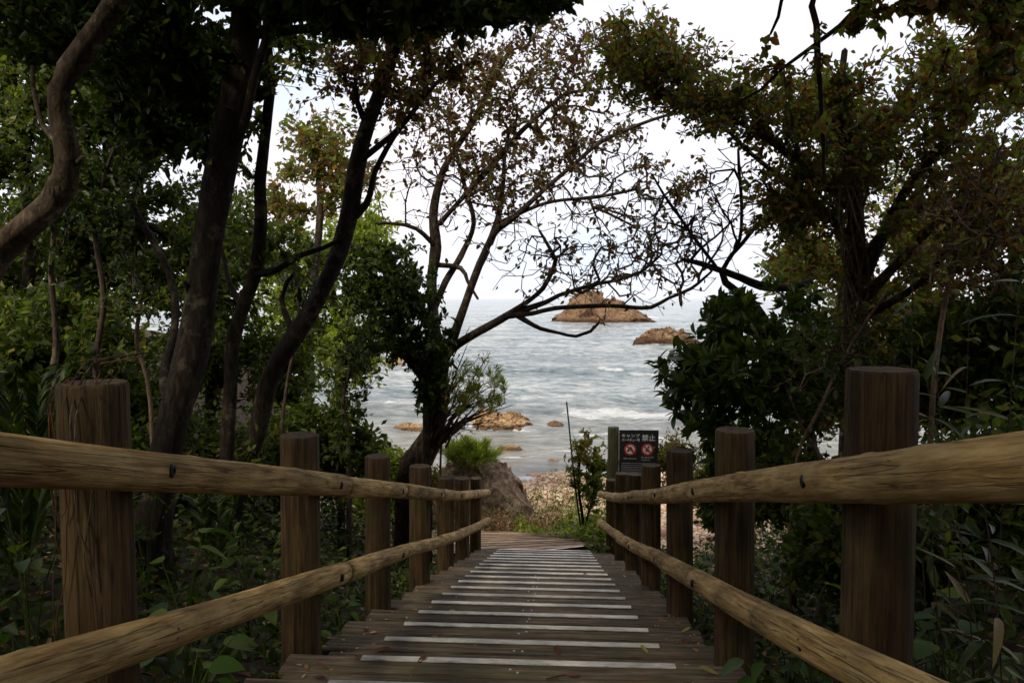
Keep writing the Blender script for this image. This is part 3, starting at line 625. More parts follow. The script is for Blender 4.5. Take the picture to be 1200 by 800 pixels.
class Tree:
    """photo-traced limbs, then twigs grown greedily towards points in the crown volumes"""
    def __init__(s, name, label, cat, mat, seed, twig='twig', group=None):
        s.root = None; s.name, s.label, s.cat, s.mat, s.seed, s.twig, s.group = name, label, cat, mat, seed, twig, group
        s.N = []; s.R = []; s.Dir = []; s.g = np.random.default_rng(seed); s.limbs = 0; s.fix = []; s.tips = []; s.A = []; s.B = []; s.par = []
    def limb(s, pts, part=None, step=.09, sides=9, rough=.06, world=False):
        """pts rows: px, py, Y, width in px   (or x,y,z,radius when world)"""
        q = []
        for a in pts:
            if world: q.append(a)
            else: p = P(a[0], a[1], a[2]); q.append((p[0], p[1], p[2], a[3] * a[2] / F / 2))
        c = catmull(q, step)
        if s.root is None:
            s.root = tag(empty(s.name, tuple(c[0, :3])), s.label, s.cat, s.group); s.o = c[0, :3].copy()
        me = tube_mesh('t', c - np.array([*s.o, 0]), sides, s.seed + s.limbs, rough)
        link(part or ('trunk' if s.limbs == 0 else 'limb'), me, M[s.mat], s.root); s.limbs += 1
        k0 = len(s.N)
        t = np.gradient(c[:, :3], axis=0); t /= np.linalg.norm(t, axis=1)[:, None] + 1e-9
        st = max(1, int(.1 / step)) if step < .1 else 1
        for i in range(0, len(c), 1):
            s.N.append(c[i, :3]); s.R.append(c[i, 3]); s.Dir.append(t[i]); s.par.append(-1)
        return s
    def blob(s, c, r, n, world=False, gap=True):
        """c: (px,py,Y) and r: (px,px,metres) or world metres; n twig tips"""
        n0 = n; n = int(n * 1.55)
        u = s.g.normal(size=(n, 3)); u /= np.linalg.norm(u, axis=1)[:, None]; u *= (s.g.uniform(.03, 1, n) ** (1 / 2.0) * s.g.uniform(.85, 1.28, n))[:, None]
        if world: p = np.array(c) + u * np.array(r)
        else:
            p = np.array([P(c[0] + a * r[0], c[1] + b * r[1], max(.9, c[2] + e * r[2])) for a, e, b in u])
        k = 2.1 / max(.25, float(np.std(p, axis=0).mean()))
        nz = np.array([noise.noise(Vector(q) * k + Vector((s.seed, 0, 0))) for q in p])
        p = p[np.argsort(-nz + s.g.normal(0, .1, len(p)))[:int(n0 * (1 if gap else 1.5))]]
        s.tips.append(p); return s
    def grow(s, step=.14, tipr=.0022, wiggle=.16, droop=0, start_min=0, expo=2.3):
        N = np.zeros((200000, 3)); D = np.zeros((200000, 3)); n0 = len(s.N); N[:n0] = s.N; D[:n0] = s.Dir; par = [-1] * n0
        tips = np.vstack(s.tips); s.T = tips
        d0 = np.array([np.min(np.linalg.norm(N[:n0:3] - t, axis=1)) for t in tips]) + s.g.uniform(0, .5, len(tips))
        n = n0; s.ends = []; lo = int(n0 * start_min)
        for t in tips[np.argsort(d0)]:
            v = t - N[lo:n]; dist = np.linalg.norm(v, axis=1) + 1e-6; cs = np.einsum('ij,ij->i', v, D[lo:n]) / dist
            k = lo + int(np.argmin(dist * (1.45 - .55 * cs))); q = N[k]; dd = np.linalg.norm(t - q)
            c = q + D[k] * dd * .42 + s.g.normal(size=3) * dd * wiggle * .6; m = max(1, int(dd / step)); prev = k
            for i in range(1, m + 1):
                u = i / m; p = q * (1 - u) ** 2 + c * 2 * u * (1 - u) + t * u * u
                if i < m: p = p + s.g.normal(size=3) * step * wiggle
                p[2] -= droop * dd * u * u
                N[n] = p; w = p - N[prev]; D[n] = w / (np.linalg.norm(w) + 1e-9); par.append(prev); prev = n; n += 1
            s.ends.append(prev)
        par = np.array(par); w = np.zeros(n); cnt = np.zeros(n)
        w[s.ends] += tipr ** expo
        for i in range(n - 1, n0 - 1, -1):
            w[i] = max(w[i], tipr ** expo); 
            if par[i] >= n0: w[par[i]] += w[i]
        rad = w ** (1 / expo)
        for i in range(n0, n):
            if par[i] < n0: rad[i] = min(rad[i], s.R[par[i]] * .85)
            else: rad[i] = min(rad[i], rad[par[i]])
        s.nodes = N[:n]; s.rad = rad; s.parent = par; s.n0 = n0; s.dirs = D[:n]
        idx = np.arange(n0, n); pa = par[idx]
        A = N[pa]; B = N[idx]; ra = np.where(pa < n0, rad[idx] * 1.1, np.minimum(rad[pa], rad[idx] * 1.3)); rb = rad[idx]
        th = rad[idx] > .012
        o = link('branches', seg_mesh('branches', A - s.o, B - s.o, ra, rb, 5), M[s.twig], s.root); o['kind'] = 'stuff'
        return s
    def leaves(s, n, size, mat, ratio=.45, spread=.022, back=3, low=False, clump=True, upbias=.5, name='foliage', sel=None, hang=0, outward=.8, curl=.15):
        """n leaves per twig end, spread along its last nodes"""
        ends = np.array(s.ends)
        if sel is not None: ends = ends[sel(s.nodes[ends])]
        if len(ends) == 0: return s
        pos = []; dr = []
        for e in range(back):
            m = n // back + (1 if e < n % back else 0); nx = s.parent[ends]
            if m:
                a_ = np.repeat(s.nodes[ends], m, 0); b_ = np.repeat(s.nodes[nx], m, 0); pos.append(a_ + (b_ - a_) * s.g.uniform(0, 1, (len(a_), 1))); dr.append(np.repeat(s.dirs[ends], m, 0)); ends = np.where(nx >= s.n0, nx, ends)
        pos = np.vstack(pos); dr = np.vstack(dr)
        d = dr * outward + s.g.normal(size=pos.shape) * .75; d[:, 2] -= hang
        pos = pos + s.g.normal(size=pos.shape) * spread * .6
        sz = size * s.g.uniform(.6, 1.25, len(pos))
        foliage(s.root, pos - s.o, d, sz, mat, ratio, s.seed + 7, name, upbias=upbias, low=low, curl=curl)
        return s
# ---- the traced trees
def gz(x, y): return float(ground(x, y))
def root_pt(px, Y, w, dx=0):
    """row at the ground under pixel column px at depth Y"""
    r = ray(px, 400); x = r[0] / r[1] * Y; z = gz(x, Y) - .15
    return (x, Y, z)
def px_of(x, y, z):
    # world -> photo pixel
    X = x * cy_ + y * sy_; Yh = -x * sy_ + y * cy_
    f = Yh * cp_ - z * sp_; u = Yh * sp_ + z * cp_
    return 600 + F * X / f, 400 - F * u / f
def grounded(rows, first_w=None):
    """prepend a foot on the ground below the first row"""
    a = rows[0]; p = P(a[0], a[1], a[2]); z = gz(p[0], a[2]) - .2
    out = [px_of(p[0], a[2], z)]
    return [(out[0][0], out[0][1], a[2], (first_w or a[3] * 1.25))] + list(rows)

t = Tree('tree', 'pale barked tree with an S bent trunk at the far left edge', 'tree', 'bark_pale', 21)
t.limb(grounded([(-60, 420, 3.3, 40), (-24, 335, 3.4, 38), (4, 290, 3.45, 33), (34, 262, 3.45, 32), (58, 242, 3.5, 31), (75, 216, 3.5, 32), (80, 188, 3.5, 31), (75, 160, 3.5, 28), (69, 135, 3.5, 27), (69, 108, 3.5, 27), (80, 82, 3.5, 27), (99, 57, 3.5, 27), (120, 28, 3.5, 25), (143, -8, 3.5, 25), (190, -80, 3.4, 28), (200, -220, 3.2, 22)]), sides=18, rough=.055)
t.limb([(80, 196, 3.5, 9), (92, 190, 3.48, 7), (97, 184, 3.47, 5)], sides=7)
t.limb([(36, 262, 3.45, 9), (40, 246, 3.42, 6)], sides=7)
t.limb([(74, 170, 3.5, 8), (58, 158, 3.6, 6), (46, 135, 3.7, 5), (38, 85, 3.8, 5), (50, 60, 4, 5), (85, 20, 4.1, 4)])
t.blob((-1.9, 3.3, 2.8), (2.6, 2.4, .75), 900, True).blob((-1.2, 1.0, 2.4), (2.3, 1.8, .6), 650, True).blob((70, 5, 4.2), (120, 60, .7), 140)  # overhead crown out of view, thickened to shade the stairs
t.limb([(-1.6, 2.6, 2.5, .05), (-2.0, .5, 2.6, .045), (-1.8, -1.5, 2.4, .03), (-.8, -3.2, 2.2, .02)], world=True)
t.blob((-1.2, -2.2, 2.3), (3.0, 2.2, .8), 800, True).blob((-4.2, -.4, 1.2), (1.4, 3.0, 1.5), 600, True).blob((-1, -4.6, 1.0), (3.8, 1.0, 1.7), 700, True)  # unseen foliage behind the viewpoint, added to block sky light
t.grow(step=.2); t.leaves(24, .11, M['leaf_dark'], .55, back=4, low=True, spread=.09, sel=lambda p: p[:, 2] - .32 * p[:, 1] > .75); t.leaves(30, .075, M['leaf_dark'], .5, back=4, spread=.05, sel=lambda p: p[:, 2] - .32 * p[:, 1] <= .75)

t = Tree('tree', 'thickest dark trunk leaning right behind the left handrail', 'tree', 'bark_dark', 22)
t.limb(grounded([(176, 640, 4.4, 50), (188, 570, 4.4, 46), (203, 495, 4.4, 38), (222, 425, 4.45, 36), (234, 365, 4.5, 34), (241, 305, 4.5, 34), (251, 240, 4.5, 34), (264, 172, 4.5, 33), (276, 115, 4.5, 33), (283, 60, 4.5, 33), (290, 5, 4.5, 34), (300, -70, 4.4, 32), (330, -230, 4.2, 24)], 70), sides=18, rough=.075)
t.limb([(236, 350, 4.5, 10), (222, 342, 4.45, 7), (216, 330, 4.4, 5)], sides=7)
t.limb([(258, 200, 4.5, 10), (246, 186, 4.45, 6)], sides=7)
t.limb([(288, 40, 4.5, 18), (318, 37, 4.5, 12), (360, 34, 4.45, 11), (394, 31, 4.4, 11), (457, 36, 4.4, 10), (540, 27, 4.4, 9), (600, 25, 4.4, 8), (626, 18, 4.4, 7), (640, 0, 4.4, 6), (655, -40, 4.4, 4)])
t.limb([(262, 180, 4.5, 14), (285, 150, 4.45, 11), (297, 95, 4.4, 11), (312, 45, 4.4, 10), (330, -30, 4.3, 8)])
t.limb([(205, 480, 4.4, 16), (192, 440, 4.6, 12), (205, 380, 4.8, 10), (198, 320, 5, 9), (150, 230, 5.2, 7), (120, 150, 5.4, 5)])
t.blob((470, -14, 4.4), (190, 46, .8), 520).blob((-.8, 4.6, 3.0), (2.6, 1.8, .7), 650, True).blob((185, 70, 4.9), (80, 115, .6), 420).blob((.6, 3.8, 2.8), (2.1, 1.7, .5), 600, True)  # world-space blobs: out-of-view canopy, made dense to darken the stairs
t.grow(); t.leaves(32, .078, M['leaf_dark'], .52, back=4, spread=.05)

t = Tree('tree', 'slender wavy brown trunk between the two dark leaning trunks', 'tree', 'bark_dark', 23)
t.limb(grounded([(264, 600, 5.4, 17), (266, 520, 5.4, 16), (270, 450, 5.4, 15), (272, 405, 5.4, 16), (285, 360, 5.4, 16), (300, 315, 5.4, 16), (306, 260, 5.4, 15), (305, 215, 5.4, 14), (312, 150, 5.4, 13), (317, 95, 5.4, 13), (313, 45, 5.4, 12), (318, -20, 5.4, 11), (330, -120, 5.3, 8)]), sides=12)
t.limb([(285, 360, 5.4, 9), (268, 330, 5.5, 6), (262, 300, 5.6, 5), (245, 250, 5.7, 4)])
t.limb([(298, 322, 5.4, 10), (325, 316, 5.3, 8), (350, 300, 5.3, 7), (380, 290, 5.2, 6), (410, 275, 5.2, 4)])
t.blob((345, 60, 5.5), (60, 60, .7), 70).blob((262, 120, 5.6), (46, 90, .5), 120, gap=False).blob((.0, 6.0, 3.4), (2, 1.2, .6), 80, True).blob((345, 300, 5.6), (45, 50, .5), 34)
t.grow(); t.leaves(9, .062, M['leaf_mid'], .5, back=4)

t = Tree('tree', 'dark curving trunk leaning to the right left of the open sea view', 'tree', 'bark_dark', 24)
t.limb(grounded([(272, 610, 6.2, 26), (284, 560, 6.2, 25), (303, 500, 6.2, 24), (312, 460, 6.2, 25), (325, 425, 6.2, 22), (360, 372, 6.2, 22), (382, 330, 6.2, 21), (398, 292, 6.2, 22), (410, 245, 6.2, 20), (417, 200, 6.2, 19), (428, 155, 6.2, 17), (448, 102, 6.2, 16), (464, 50, 6.2, 14), (480, 0, 6.2, 12), (500, -80, 6.1, 9)]), sides=13)
t.limb([(432, 150, 6.2, 9), (418, 118, 6.2, 7), (418, 88, 6.2, 6), (436, 58, 6.2, 6), (452, 20, 6.2, 5)])
t.limb([(405, 262, 6.2, 10), (430, 238, 6.2, 8), (440, 200, 6.2, 7), (462, 160, 6.2, 6), (492, 120, 6.2, 5), (505, 70, 6.2, 4)])
t.limb([(420, 190, 6.2, 8), (445, 170, 6.1, 7), (470, 148, 6.1, 6), (500, 110, 6.0, 5), (530, 80, 6.0, 4)])
t.limb([(345, 395, 6.2, 9), (330, 350, 6.3, 6), (345, 320, 6.3, 6), (352, 352, 6.25, 5)])
t.blob((470, 60, 6.2), (100, 55, .8), 210).blob((380, 90, 6.6), (60, 60, .6), 40).blob((470, 120, 6.2), (60, 50, .5), 50)
t.grow(tipr=.002); t.leaves(11, .062, M['leaf_autumn'], .55, back=4, hang=.3, spread=.05)

# the leaning bare tree in the view, trunk wrapped in leaves
t = Tree('tree', 'leaning half bare tree spreading dark limbs across the sea view', 'tree', 'bark_mid', 25)
t.limb(grounded([(480, 560, 8.8, 34), (493, 535, 8.8, 31), (507, 510, 8.8, 28), (513, 480, 8.8, 24), (514, 445, 8.8, 22), (512, 415, 8.8, 19), (508, 380, 8.8, 14), (506, 330, 8.8, 11), (511, 290, 8.8, 12), (508, 255, 8.8, 10), (512, 225, 8.8, 9), (520, 198, 8.8, 8), (534, 175, 8.8, 7), (555, 142, 8.8, 7), (577, 97, 8.8, 6), (597, 60, 8.8, 5)], 44), sides=14, rough=.09)
t.limb([(514, 420, 8.8, 14), (528, 402, 8.7, 12), (542, 365, 8.6, 10), (556, 325, 8.5, 10), (566, 300, 8.5, 9), (580, 272, 8.4, 8), (601, 256, 8.3, 7), (637, 223, 8.2, 6), (676, 190, 8.1, 5), (705, 166, 8.0, 5), (760, 142, 7.9, 4), (815, 126, 7.8, 3)])
t.limb([(515, 428, 8.8, 14), (530, 408, 8.7, 11), (551, 394, 8.6, 10), (580, 378, 8.5, 10), (600, 366, 8.4, 9), (620, 352, 8.3, 6), (636, 338, 8.2, 6), (648, 316, 8.2, 5), (651, 305, 8.1, 5), (642, 287, 8.1, 4), (632, 270, 8.1, 3)])
t.limb([(596, 369, 8.4, 9), (640, 354, 8.3, 6), (655, 346, 8.2, 5), (694, 334, 8.1, 5), (724, 328, 8.0, 4), (750, 319, 8.0, 4), (770, 303, 7.9, 3)])
t.limb([(594, 370, 8.4, 9), (625, 367, 8.3, 6), (650, 361, 8.2, 6), (712, 358, 8.1, 5), (740, 360, 8.0, 5), (763, 360, 8.0, 5), (784, 349, 7.9, 4), (810, 338, 7.9, 4), (834, 318, 7.8, 2.5)])
t.limb([(606, 369, 8.4, 8), (620, 378, 8.3, 6), (634, 385, 8.2, 5), (655, 390, 8.2, 4), (675, 394, 8.1, 4), (692, 388, 8.1, 4), (702, 378, 8.0, 3)])
t.limb([(515, 262, 8.8, 8), (530, 245, 8.7, 6), (562, 210, 8.6, 7), (588, 180, 8.5, 7), (611, 154, 8.4, 6), (640, 128, 8.3, 5), (664, 110, 8.3, 4), (702, 105, 8.2, 3)])
t.limb([(562, 310, 8.5, 9), (574, 285, 8.6, 9), (584, 255, 8.6, 8), (589, 220, 8.7, 6), (592, 180, 8.7, 4), (600, 140, 8.7, 3)])
t.limb([(508, 365, 8.8, 9), (522, 330, 8.9, 8), (540, 300, 9, 7), (555, 262, 9, 6), (545, 220, 9, 5), (530, 160, 9, 4)])
t.limb([(583, 262, 8.4, 6), (640, 238, 8.2, 4.5), (700, 231, 8.0, 4), (745, 222, 7.9, 3)])
t.limb([(512, 290, 8.8, 7), (488, 268, 8.6, 5), (462, 262, 8.5, 4), (440, 262, 8.4, 3)])
t.limb([(509, 310, 8.8, 7), (540, 314, 8.9, 6), (548, 330, 8.8, 4), (560, 350, 8.8, 3)])
t.limb([(508, 430, 8.8, 10), (480, 410, 8.6, 6), (470, 400, 8.5, 5), (452, 402, 8.4, 4)])
t.blob((625, 75, 8.5), (135, 66, 1.1), 520).blob((560, 200, 8.7), (85, 95, 1), 340, gap=False).blob((690, 190, 8.2), (85, 80, .9), 330, gap=False).blob((690, 300, 8.1), (120, 70, .8), 400, gap=False).blob((785, 270, 7.9), (75, 85, .6), 380, gap=False).blob((480, 190, 8.4), (50, 90, .6), 110).blob((540, 110, 8.6), (80, 50, .8), 120)
t.grow(tipr=.0028, wiggle=.2, step=.10)
t.leaves(5, .066, M['leaf_autumn'], .55, back=3, hang=.35, spread=.05, name='foliage', sel=lambda p: p[:, 2] > 1.35 + .35 * np.sin(p[:, 0] * 3))
t.leaves(1, .07, M['leaf_autumn'], .55, back=1, hang=.35, sel=lambda p: (p[:, 2] <= 1.45) & (np.sin(p[:, 0] * 17 + p[:, 2] * 9) > -.3))
# leafy sleeve of climbing leaves round the trunk, and its fine bare shoots
t5 = t
t = Tree('shrub', 'dense dark evergreen bush hugging the left of the leaning bare trunk', 'shrub', 'bark_dark', 26)
t.limb(grounded([(500, 500, 8.5, 9), (496, 440, 8.5, 8), (470, 380, 8.3, 7), (450, 320, 8.2, 5)]))
t.limb([(497, 450, 8.5, 6), (480, 425, 8.3, 5), (455, 405, 8.2, 4)])
t.blob((450, 335, 8.1), (62, 62, .8), 360).blob((495, 400, 8.4), (42, 55, .5), 190).blob((505, 445, 8.4), (26, 46, .35), 80).blob((440, 400, 8.0), (30, 30, .4), 60)
t.grow(tipr=.002); t.leaves(24, .07, M['leaf_dark'], .48, back=4)
def fan(name, label, cat, px, py, Y, targets, n, mat, seed, w=3, leafn=0, leafs=.05, leafm=None, tuft=None):
    t = Tree(name, label, cat, mat, seed, twig=mat)
    g = np.random.default_rng(seed); first = True; tuf = []
    for i in range(n):
        tx, ty, sx, sy = targets[i % len(targets)]; a = g.normal(tx, sx), g.normal(ty, sy); b = (px + g.normal(0, 6), py + g.normal(0, 3))
        dY = g.normal(0, .25)
        mid = ((b[0] * .6 + a[0] * .4) + g.normal(0, 5), b[1] * .45 + a[1] * .55 + g.normal(0, 5))
        rows = [(b[0], b[1], Y, w), (mid[0], mid[1], Y + dY * .5, w * .7), (a[0], a[1], Y + dY, w * .25)]
        if first:
            t.limb(grounded(rows) if py < 620 else rows, part='stem', step=.06, sides=4)
        else: t.limb(rows, part='stem', step=.06, sides=4)
        first = False; tuf.append(rows)
    return t, tuf
t, tf = fan('bush', 'spray of thin bare twigs with needle tufts by the leaning tree', 'bush', 512, 520, 8.6, [(560, 460, 18, 28), (585, 470, 12, 22), (545, 430, 14, 22)], 34, 'twig', 27)
t.blob((552, 468, 8.5), (42, 48, .4), 150); t.grow(tipr=.0022, step=.1)
def tufts(root, o, centers, dirs, n, ln, mat, seed, w=.035):
    g = np.random.default_rng(seed); m = len(centers)
    pos = np.repeat(centers, n, 0) + g.normal(size=(m * n, 3)) * .015; d = np.repeat(dirs, n, 0) + g.normal(size=(m * n, 3)) * .55
    foliage(root, pos - o, d, ln * g.uniform(.6, 1.15, m * n), mat, w, seed, 'needles', low=True, curl=.05)
e = t.nodes[np.array(t.ends)]; dd = t.dirs[np.array(t.ends)]; up = e[:, 2] > np.quantile(e[:, 2], .25)
tufts(t.root, t.o, e[up][::2], dd[up][::2] + np.array([0, 0, .5]), 38, .13, M['leaf_bright'], 4, .07)
t.leaves(3, .05, M['leaf_dry'], .4)

# right hand trees
t = Tree('tree', 'vine wrapped tree with a thick shaggy trunk behind the big right post', 'tree', 'bark_mid', 31, twig='twig_grey')
t.limb(grounded([(1008, 520, 5.6, 24), (1004, 440, 5.6, 22), (1001, 370, 5.6, 21), (1000, 310, 5.6, 21), (1004, 260, 5.6, 20), (1000, 215, 5.6, 18), (992, 170, 5.6, 14), (985, 120, 5.6, 12), (990, 60, 5.6, 8)]), sides=14, rough=.16)
t.limb([(1010, 330, 5.6, 16), (1032, 280, 5.5, 13), (1059, 227, 5.4, 11), (1092, 185, 5.3, 11), (1120, 153, 5.2, 10), (1135, 120, 5.2, 9), (1146, 90, 5.1, 7), (1150, 20, 5.0, 5)])
t.limb([(1000, 250, 5.6, 12), (980, 227, 5.6, 9), (950, 202, 5.6, 8), (919, 177, 5.6, 8), (884, 153, 5.7, 6), (850, 136, 5.8, 5), (822, 122, 5.9, 4), (780, 112, 6.0, 3)])
t.limb([(1002, 290, 5.6, 12), (960, 240, 5.7, 8), (925, 215, 5.8, 7), (880, 180, 5.9, 5), (850, 150, 6, 4)])
t.limb([(1012, 350, 5.6, 14), (1060, 300, 5.5, 9), (1120, 240, 5.4, 8), (1200, 190, 5.3, 7), (1260, 150, 5.2, 5)])
t.limb([(1010, 300, 5.6, 10), (1090, 215, 5.7, 7), (1150, 190, 5.8, 6), (1230, 170, 5.9, 4)])
t.limb([(1015, 370, 5.6, 10), (1080, 330, 5.5, 7), (1140, 260, 5.4, 6), (1220, 240, 5.3, 4)])
t.limb([(1000, 215, 5.6, 8), (1030, 170, 5.8, 6), (1060, 110, 5.9, 5), (1100, 60, 6, 4)])
t.blob((880, 125, 5.8), (130, 46, .7), 560).blob((790, 85, 6.1), (95, 46, .6), 340).blob((1000, 150, 5.7), (105, 80, .8), 520).blob((1130, 90, 5.3), (105, 80, .8), 460).blob((1130, 230, 5.4), (100, 90, .8), 360).blob((745, 55, 6.3), (60, 50, .6), 220, gap=False).blob((930, 240, 5.7), (70, 60, .6), 260, gap=False)
t.grow(tipr=.0024, wiggle=.2, step=.11)
t.leaves(8, .056, M['leaf_olive'], .52, back=4, spread=.045)
t6 = t
t = Tree('vine', 'tangle of pale dry vine stems wrapped round the shaggy trunk', 'vine', 'twig_grey', 32, twig='twig_grey')
t.limb([(1003, 470, 5.45, 3), (996, 400, 5.45, 3), (1008, 330, 5.45, 3), (997, 260, 5.45, 2.5), (1004, 190, 5.45, 2)], part='stem')
for k in range(7):
    x = 1000 + 5 * sin(k * 2.1); t.limb([(x + 14 * sin(k + i * 1.1), 470 - i * 42, 5.42 + .1 * cos(k + i), 2.6) for i in range(7)], part='stem', sides=5)
t.blob((1000, 340, 5.5), (34, 120, .25), 260).blob((1010, 190, 5.5), (70, 50, .45), 260).blob((1000, 420, 5.3), (45, 50, .3), 120)
t.grow(tipr=.0016, wiggle=.35, step=.08); t.leaves(1, .05, M['leaf_autumn'], .4, back=4)

t = Tree('tree', 'overhanging tree on the right dropping thin dark branches into the sky', 'tree', 'bark_dark', 33)
t.limb([(2.55, 1.5, gz(2.55, 1.5) - .2, .11), (2.5, 1.6, -.2, .1), (2.3, 1.9, .8, .09), (2.05, 2.3, 1.7, .075), (1.7, 2.9, 2.3, .06), (1.3, 3.4, 2.6, .045)], world=True, sides=12)
t.limb([(2.5, 1.6, -.1, .06), (2.7, .2, .9, .05), (2.6, -1.6, 1.5, .035), (2.2, -3.4, 1.7, .02)], world=True)
t.limb([(1180, -190, 3.6, 12), (1080, -60, 3.6, 9), (1015, 0, 3.6, 8), (984, 31, 3.6, 6), (949, 57, 3.6, 5), (919, 79, 3.6, 4), (892, 105, 3.6, 3.5), (862, 122, 3.6, 2.5)])
t.limb([(1060, -90, 3.6, 9), (958, -20, 3.6, 7), (957, 30, 3.6, 7), (958, 66, 3.6, 7), (961, 100, 3.6, 5), (963, 140, 3.6, 4.5), (965, 170, 3.6, 4), (965, 210, 3.6, 3)])
t.limb([(1100, -100, 3.5, 8), (1030, 10, 3.5, 5), (1060, 10, 3.4, 4), (1090, -20, 3.4, 3)])
t.limb([(930, -60, 3.6, 5), (915, 5, 3.6, 4), (912, 20, 3.6, 4), (903, 40, 3.6, 3)])
t.blob((1120, -20, 3.4), (120, 50, .6), 110).blob((1190, 60, 3.3), (60, 80, .5), 90).blob((1.9, 2.8, 2.6), (2.1, 1.8, .6), 750, True).blob((1.6, .2, 2.3), (2.0, 2.0, .5), 650, True).blob((3.6, -.4, 1.0), (1.2, 2.6, 1.5), 600, True).blob((2.4, -3.6, 1.6), (2.2, 1.6, 1.4), 550, True).blob((900, 75, 3.6), (50, 30, .3), 7).blob((962, 110, 3.6), (12, 70, .2), 5).blob((1010, 15, 3.6), (60, 22, .3), 12)  # world-space blobs: unseen leaf mass added to keep skylight off the foreground
t.grow(tipr=.002); t.leaves(11, .058, M['leaf_olive'], .5, back=4, hang=.2, sel=lambda p: (p[:, 2] - .40 * p[:, 1] <= .35) & (p[:, 1] > 1.6)); t.leaves(24, .11, M['leaf_dark'], .55, back=4, low=True, spread=.09, sel=lambda p: (p[:, 2] - .40 * p[:, 1] > .35) | (p[:, 1] <= 1.6))

# evergreen shrub with rosettes of long leaves, right of the view
t = Tree('shrub', 'glossy evergreen shrub with rosettes of paddle leaves right of the sea view', 'shrub', 'bark_mid', 34)
t.limb(grounded([(952, 545, 6.3, 12), (947, 500, 6.3, 11), (929, 447, 6.3, 11), (910, 399, 6.3, 10), (884, 357, 6.3, 10), (864, 342, 6.3, 9), (850, 331, 6.3, 9), (845, 317, 6.3, 8), (822, 309, 6.3, 7), (801, 304, 6.3, 5)]))
t.limb([(846, 317, 6.3, 8), (868, 325, 6.3, 9), (892, 335, 6.3, 10), (923, 337, 6.35, 9), (950, 330, 6.4, 8)])
t.limb([(846, 318, 6.3, 6), (856, 300, 6.3, 5), (869, 286, 6.3, 5), (885, 266, 6.3, 5), (902, 256, 6.3, 5), (920, 251, 6.3, 5), (942, 250, 6.3, 4)])
t.limb([(839, 312, 6.3, 4), (822, 290, 6.2, 4), (805, 267, 6.2, 3.5), (790, 245, 6.1, 3), (779, 230, 6.1, 3), (764, 204, 6.1, 2)])
t.limb([(809, 305, 6.3, 3.5), (822, 290, 6.2, 3), (838, 278, 6.3, 2.5), (855, 262, 6.3, 2)])
t.limb([(854, 305, 6.3, 4), (867, 280, 6.3, 4), (869, 240, 6.3, 4), (866, 200, 6.3, 4), (865, 175, 6.3, 3)])
t.limb([(905, 395, 6.3, 6), (870, 420, 6.1, 5), (830, 440, 6, 4), (795, 455, 6, 3)])
t.limb([(930, 450, 6.3, 6), (880, 480, 6.1, 5), (840, 500, 6, 4)])
t.limb([(900, 385, 6.3, 6), (860, 385, 6.1, 5), (845, 365, 6, 4)])
t.blob((870, 440, 6.0), (78, 90, .8), 190).blob((825, 455, 6.0), (48, 48, .5), 70).blob((858, 372, 6.1), (32, 34, .4), 40).blob((935, 420, 6.3), (45, 80, .6), 80).blob((800, 425, 6.0), (28, 22, .3), 20).blob((850, 530, 6.0), (50, 40, .4), 50)
t.blob((785, 260, 6.1), (45, 60, .3), 110).blob((850, 230, 6.2), (60, 70, .5), 130)
t.grow(tipr=.0025, step=.1)
ends = np.array(t.ends); pe = t.nodes[ends]; de = t.dirs[ends]
pxs = np.array([px_of(*p) for p in pe]); low = pxs[:, 1] > 338
pe, de, pxs = pe[low], de[low], pxs[low]
# rosettes: leaves fanned round each shoot tip
g = np.random.default_rng(77); n = 11
pos = np.repeat(pe, n, 0); ax = np.repeat(de, n, 0); ax = ax + np.array([-.1, -.1, .35]); ax /= np.linalg.norm(ax, axis=1)[:, None]
rd = g.normal(size=pos.shape); rd -= ax * np.sum(rd * ax, 1)[:, None]; rd /= np.linalg.norm(rd, axis=1)[:, None]
dl = ax * g.uniform(.1, .8, (len(pos), 1)) + rd; pos = pos - ax * g.uniform(0, .07, (len(pos), 1)); sz = g.uniform(.09, .15, len(pos))
# the 260 that stand farthest out towards the sea view are single leaves, the rest one mass
edge = np.array([px_of(*p)[0] for p in pos]) + .15 * np.abs(np.array([px_of(*p)[1] for p in pos]) - 430)
order = np.argsort(edge); single = order[:270]; rest = order[270:]
foliage(t.root, pos[rest] - t.o, dl[rest], sz[rest], M['leaf_glossy'], .36, 78, upbias=.2)
def leaf_single(name, ratio, mat, fold=.35, curl=.18, shape=None):
    prof = shape or [(0, .03), (.2, .55), (.42, .9), (.62, 1), (.82, .78), (.95, .35), (1, 0)]
    V = []; Fc = []
    for i, (u, w) in enumerate(prof):
        hw = w * ratio / 2; z = -curl * u * u
        V += [(-hw, u, z + fold * hw), (0, u, z), (hw, u, z + fold * hw)]
    for i in range(len(prof) - 1):
        a = i * 3; Fc += [(a, a + 1, a + 4, a + 3), (a + 1, a + 2, a + 5, a + 4)]
    me = mesh_py(name, V, Fc, True); me.materials.append(mat); return me
def place_leaf(me, parent, p, d, size, up=(0, 0, 1), roll=0, name='leaf'):
    o = bpy.data.objects.new(name, me); COL.objects.link(o); o.parent = parent
    y = Vector(d).normalized(); x = y.cross(Vector(up)); x = x.normalized() if x.length > 1e-3 else Vector((1, 0, 0)); z = x.cross(y)
    R = Matrix((x, y, z)).transposed().to_4x4() @ Matrix.Rotation(roll, 4, 'Y')
    o.matrix_basis = Matrix.Translation(Vector(p)) @ R @ Matrix.Diagonal((size, size, size, 1)); return o
lg = [leaf_single('paddle_leaf', r_, M['leaf_glossy_one'], f_, c_) for r_, f_, c_ in ((.36, .35, .12), (.32, .5, .22), (.40, .25, .05))]
for q, i in enumerate(single): place_leaf(lg[q % 3], t.root, pos[i] - t.o, dl[i], sz[i], roll=random.uniform(-.6, .6))
shrub = t

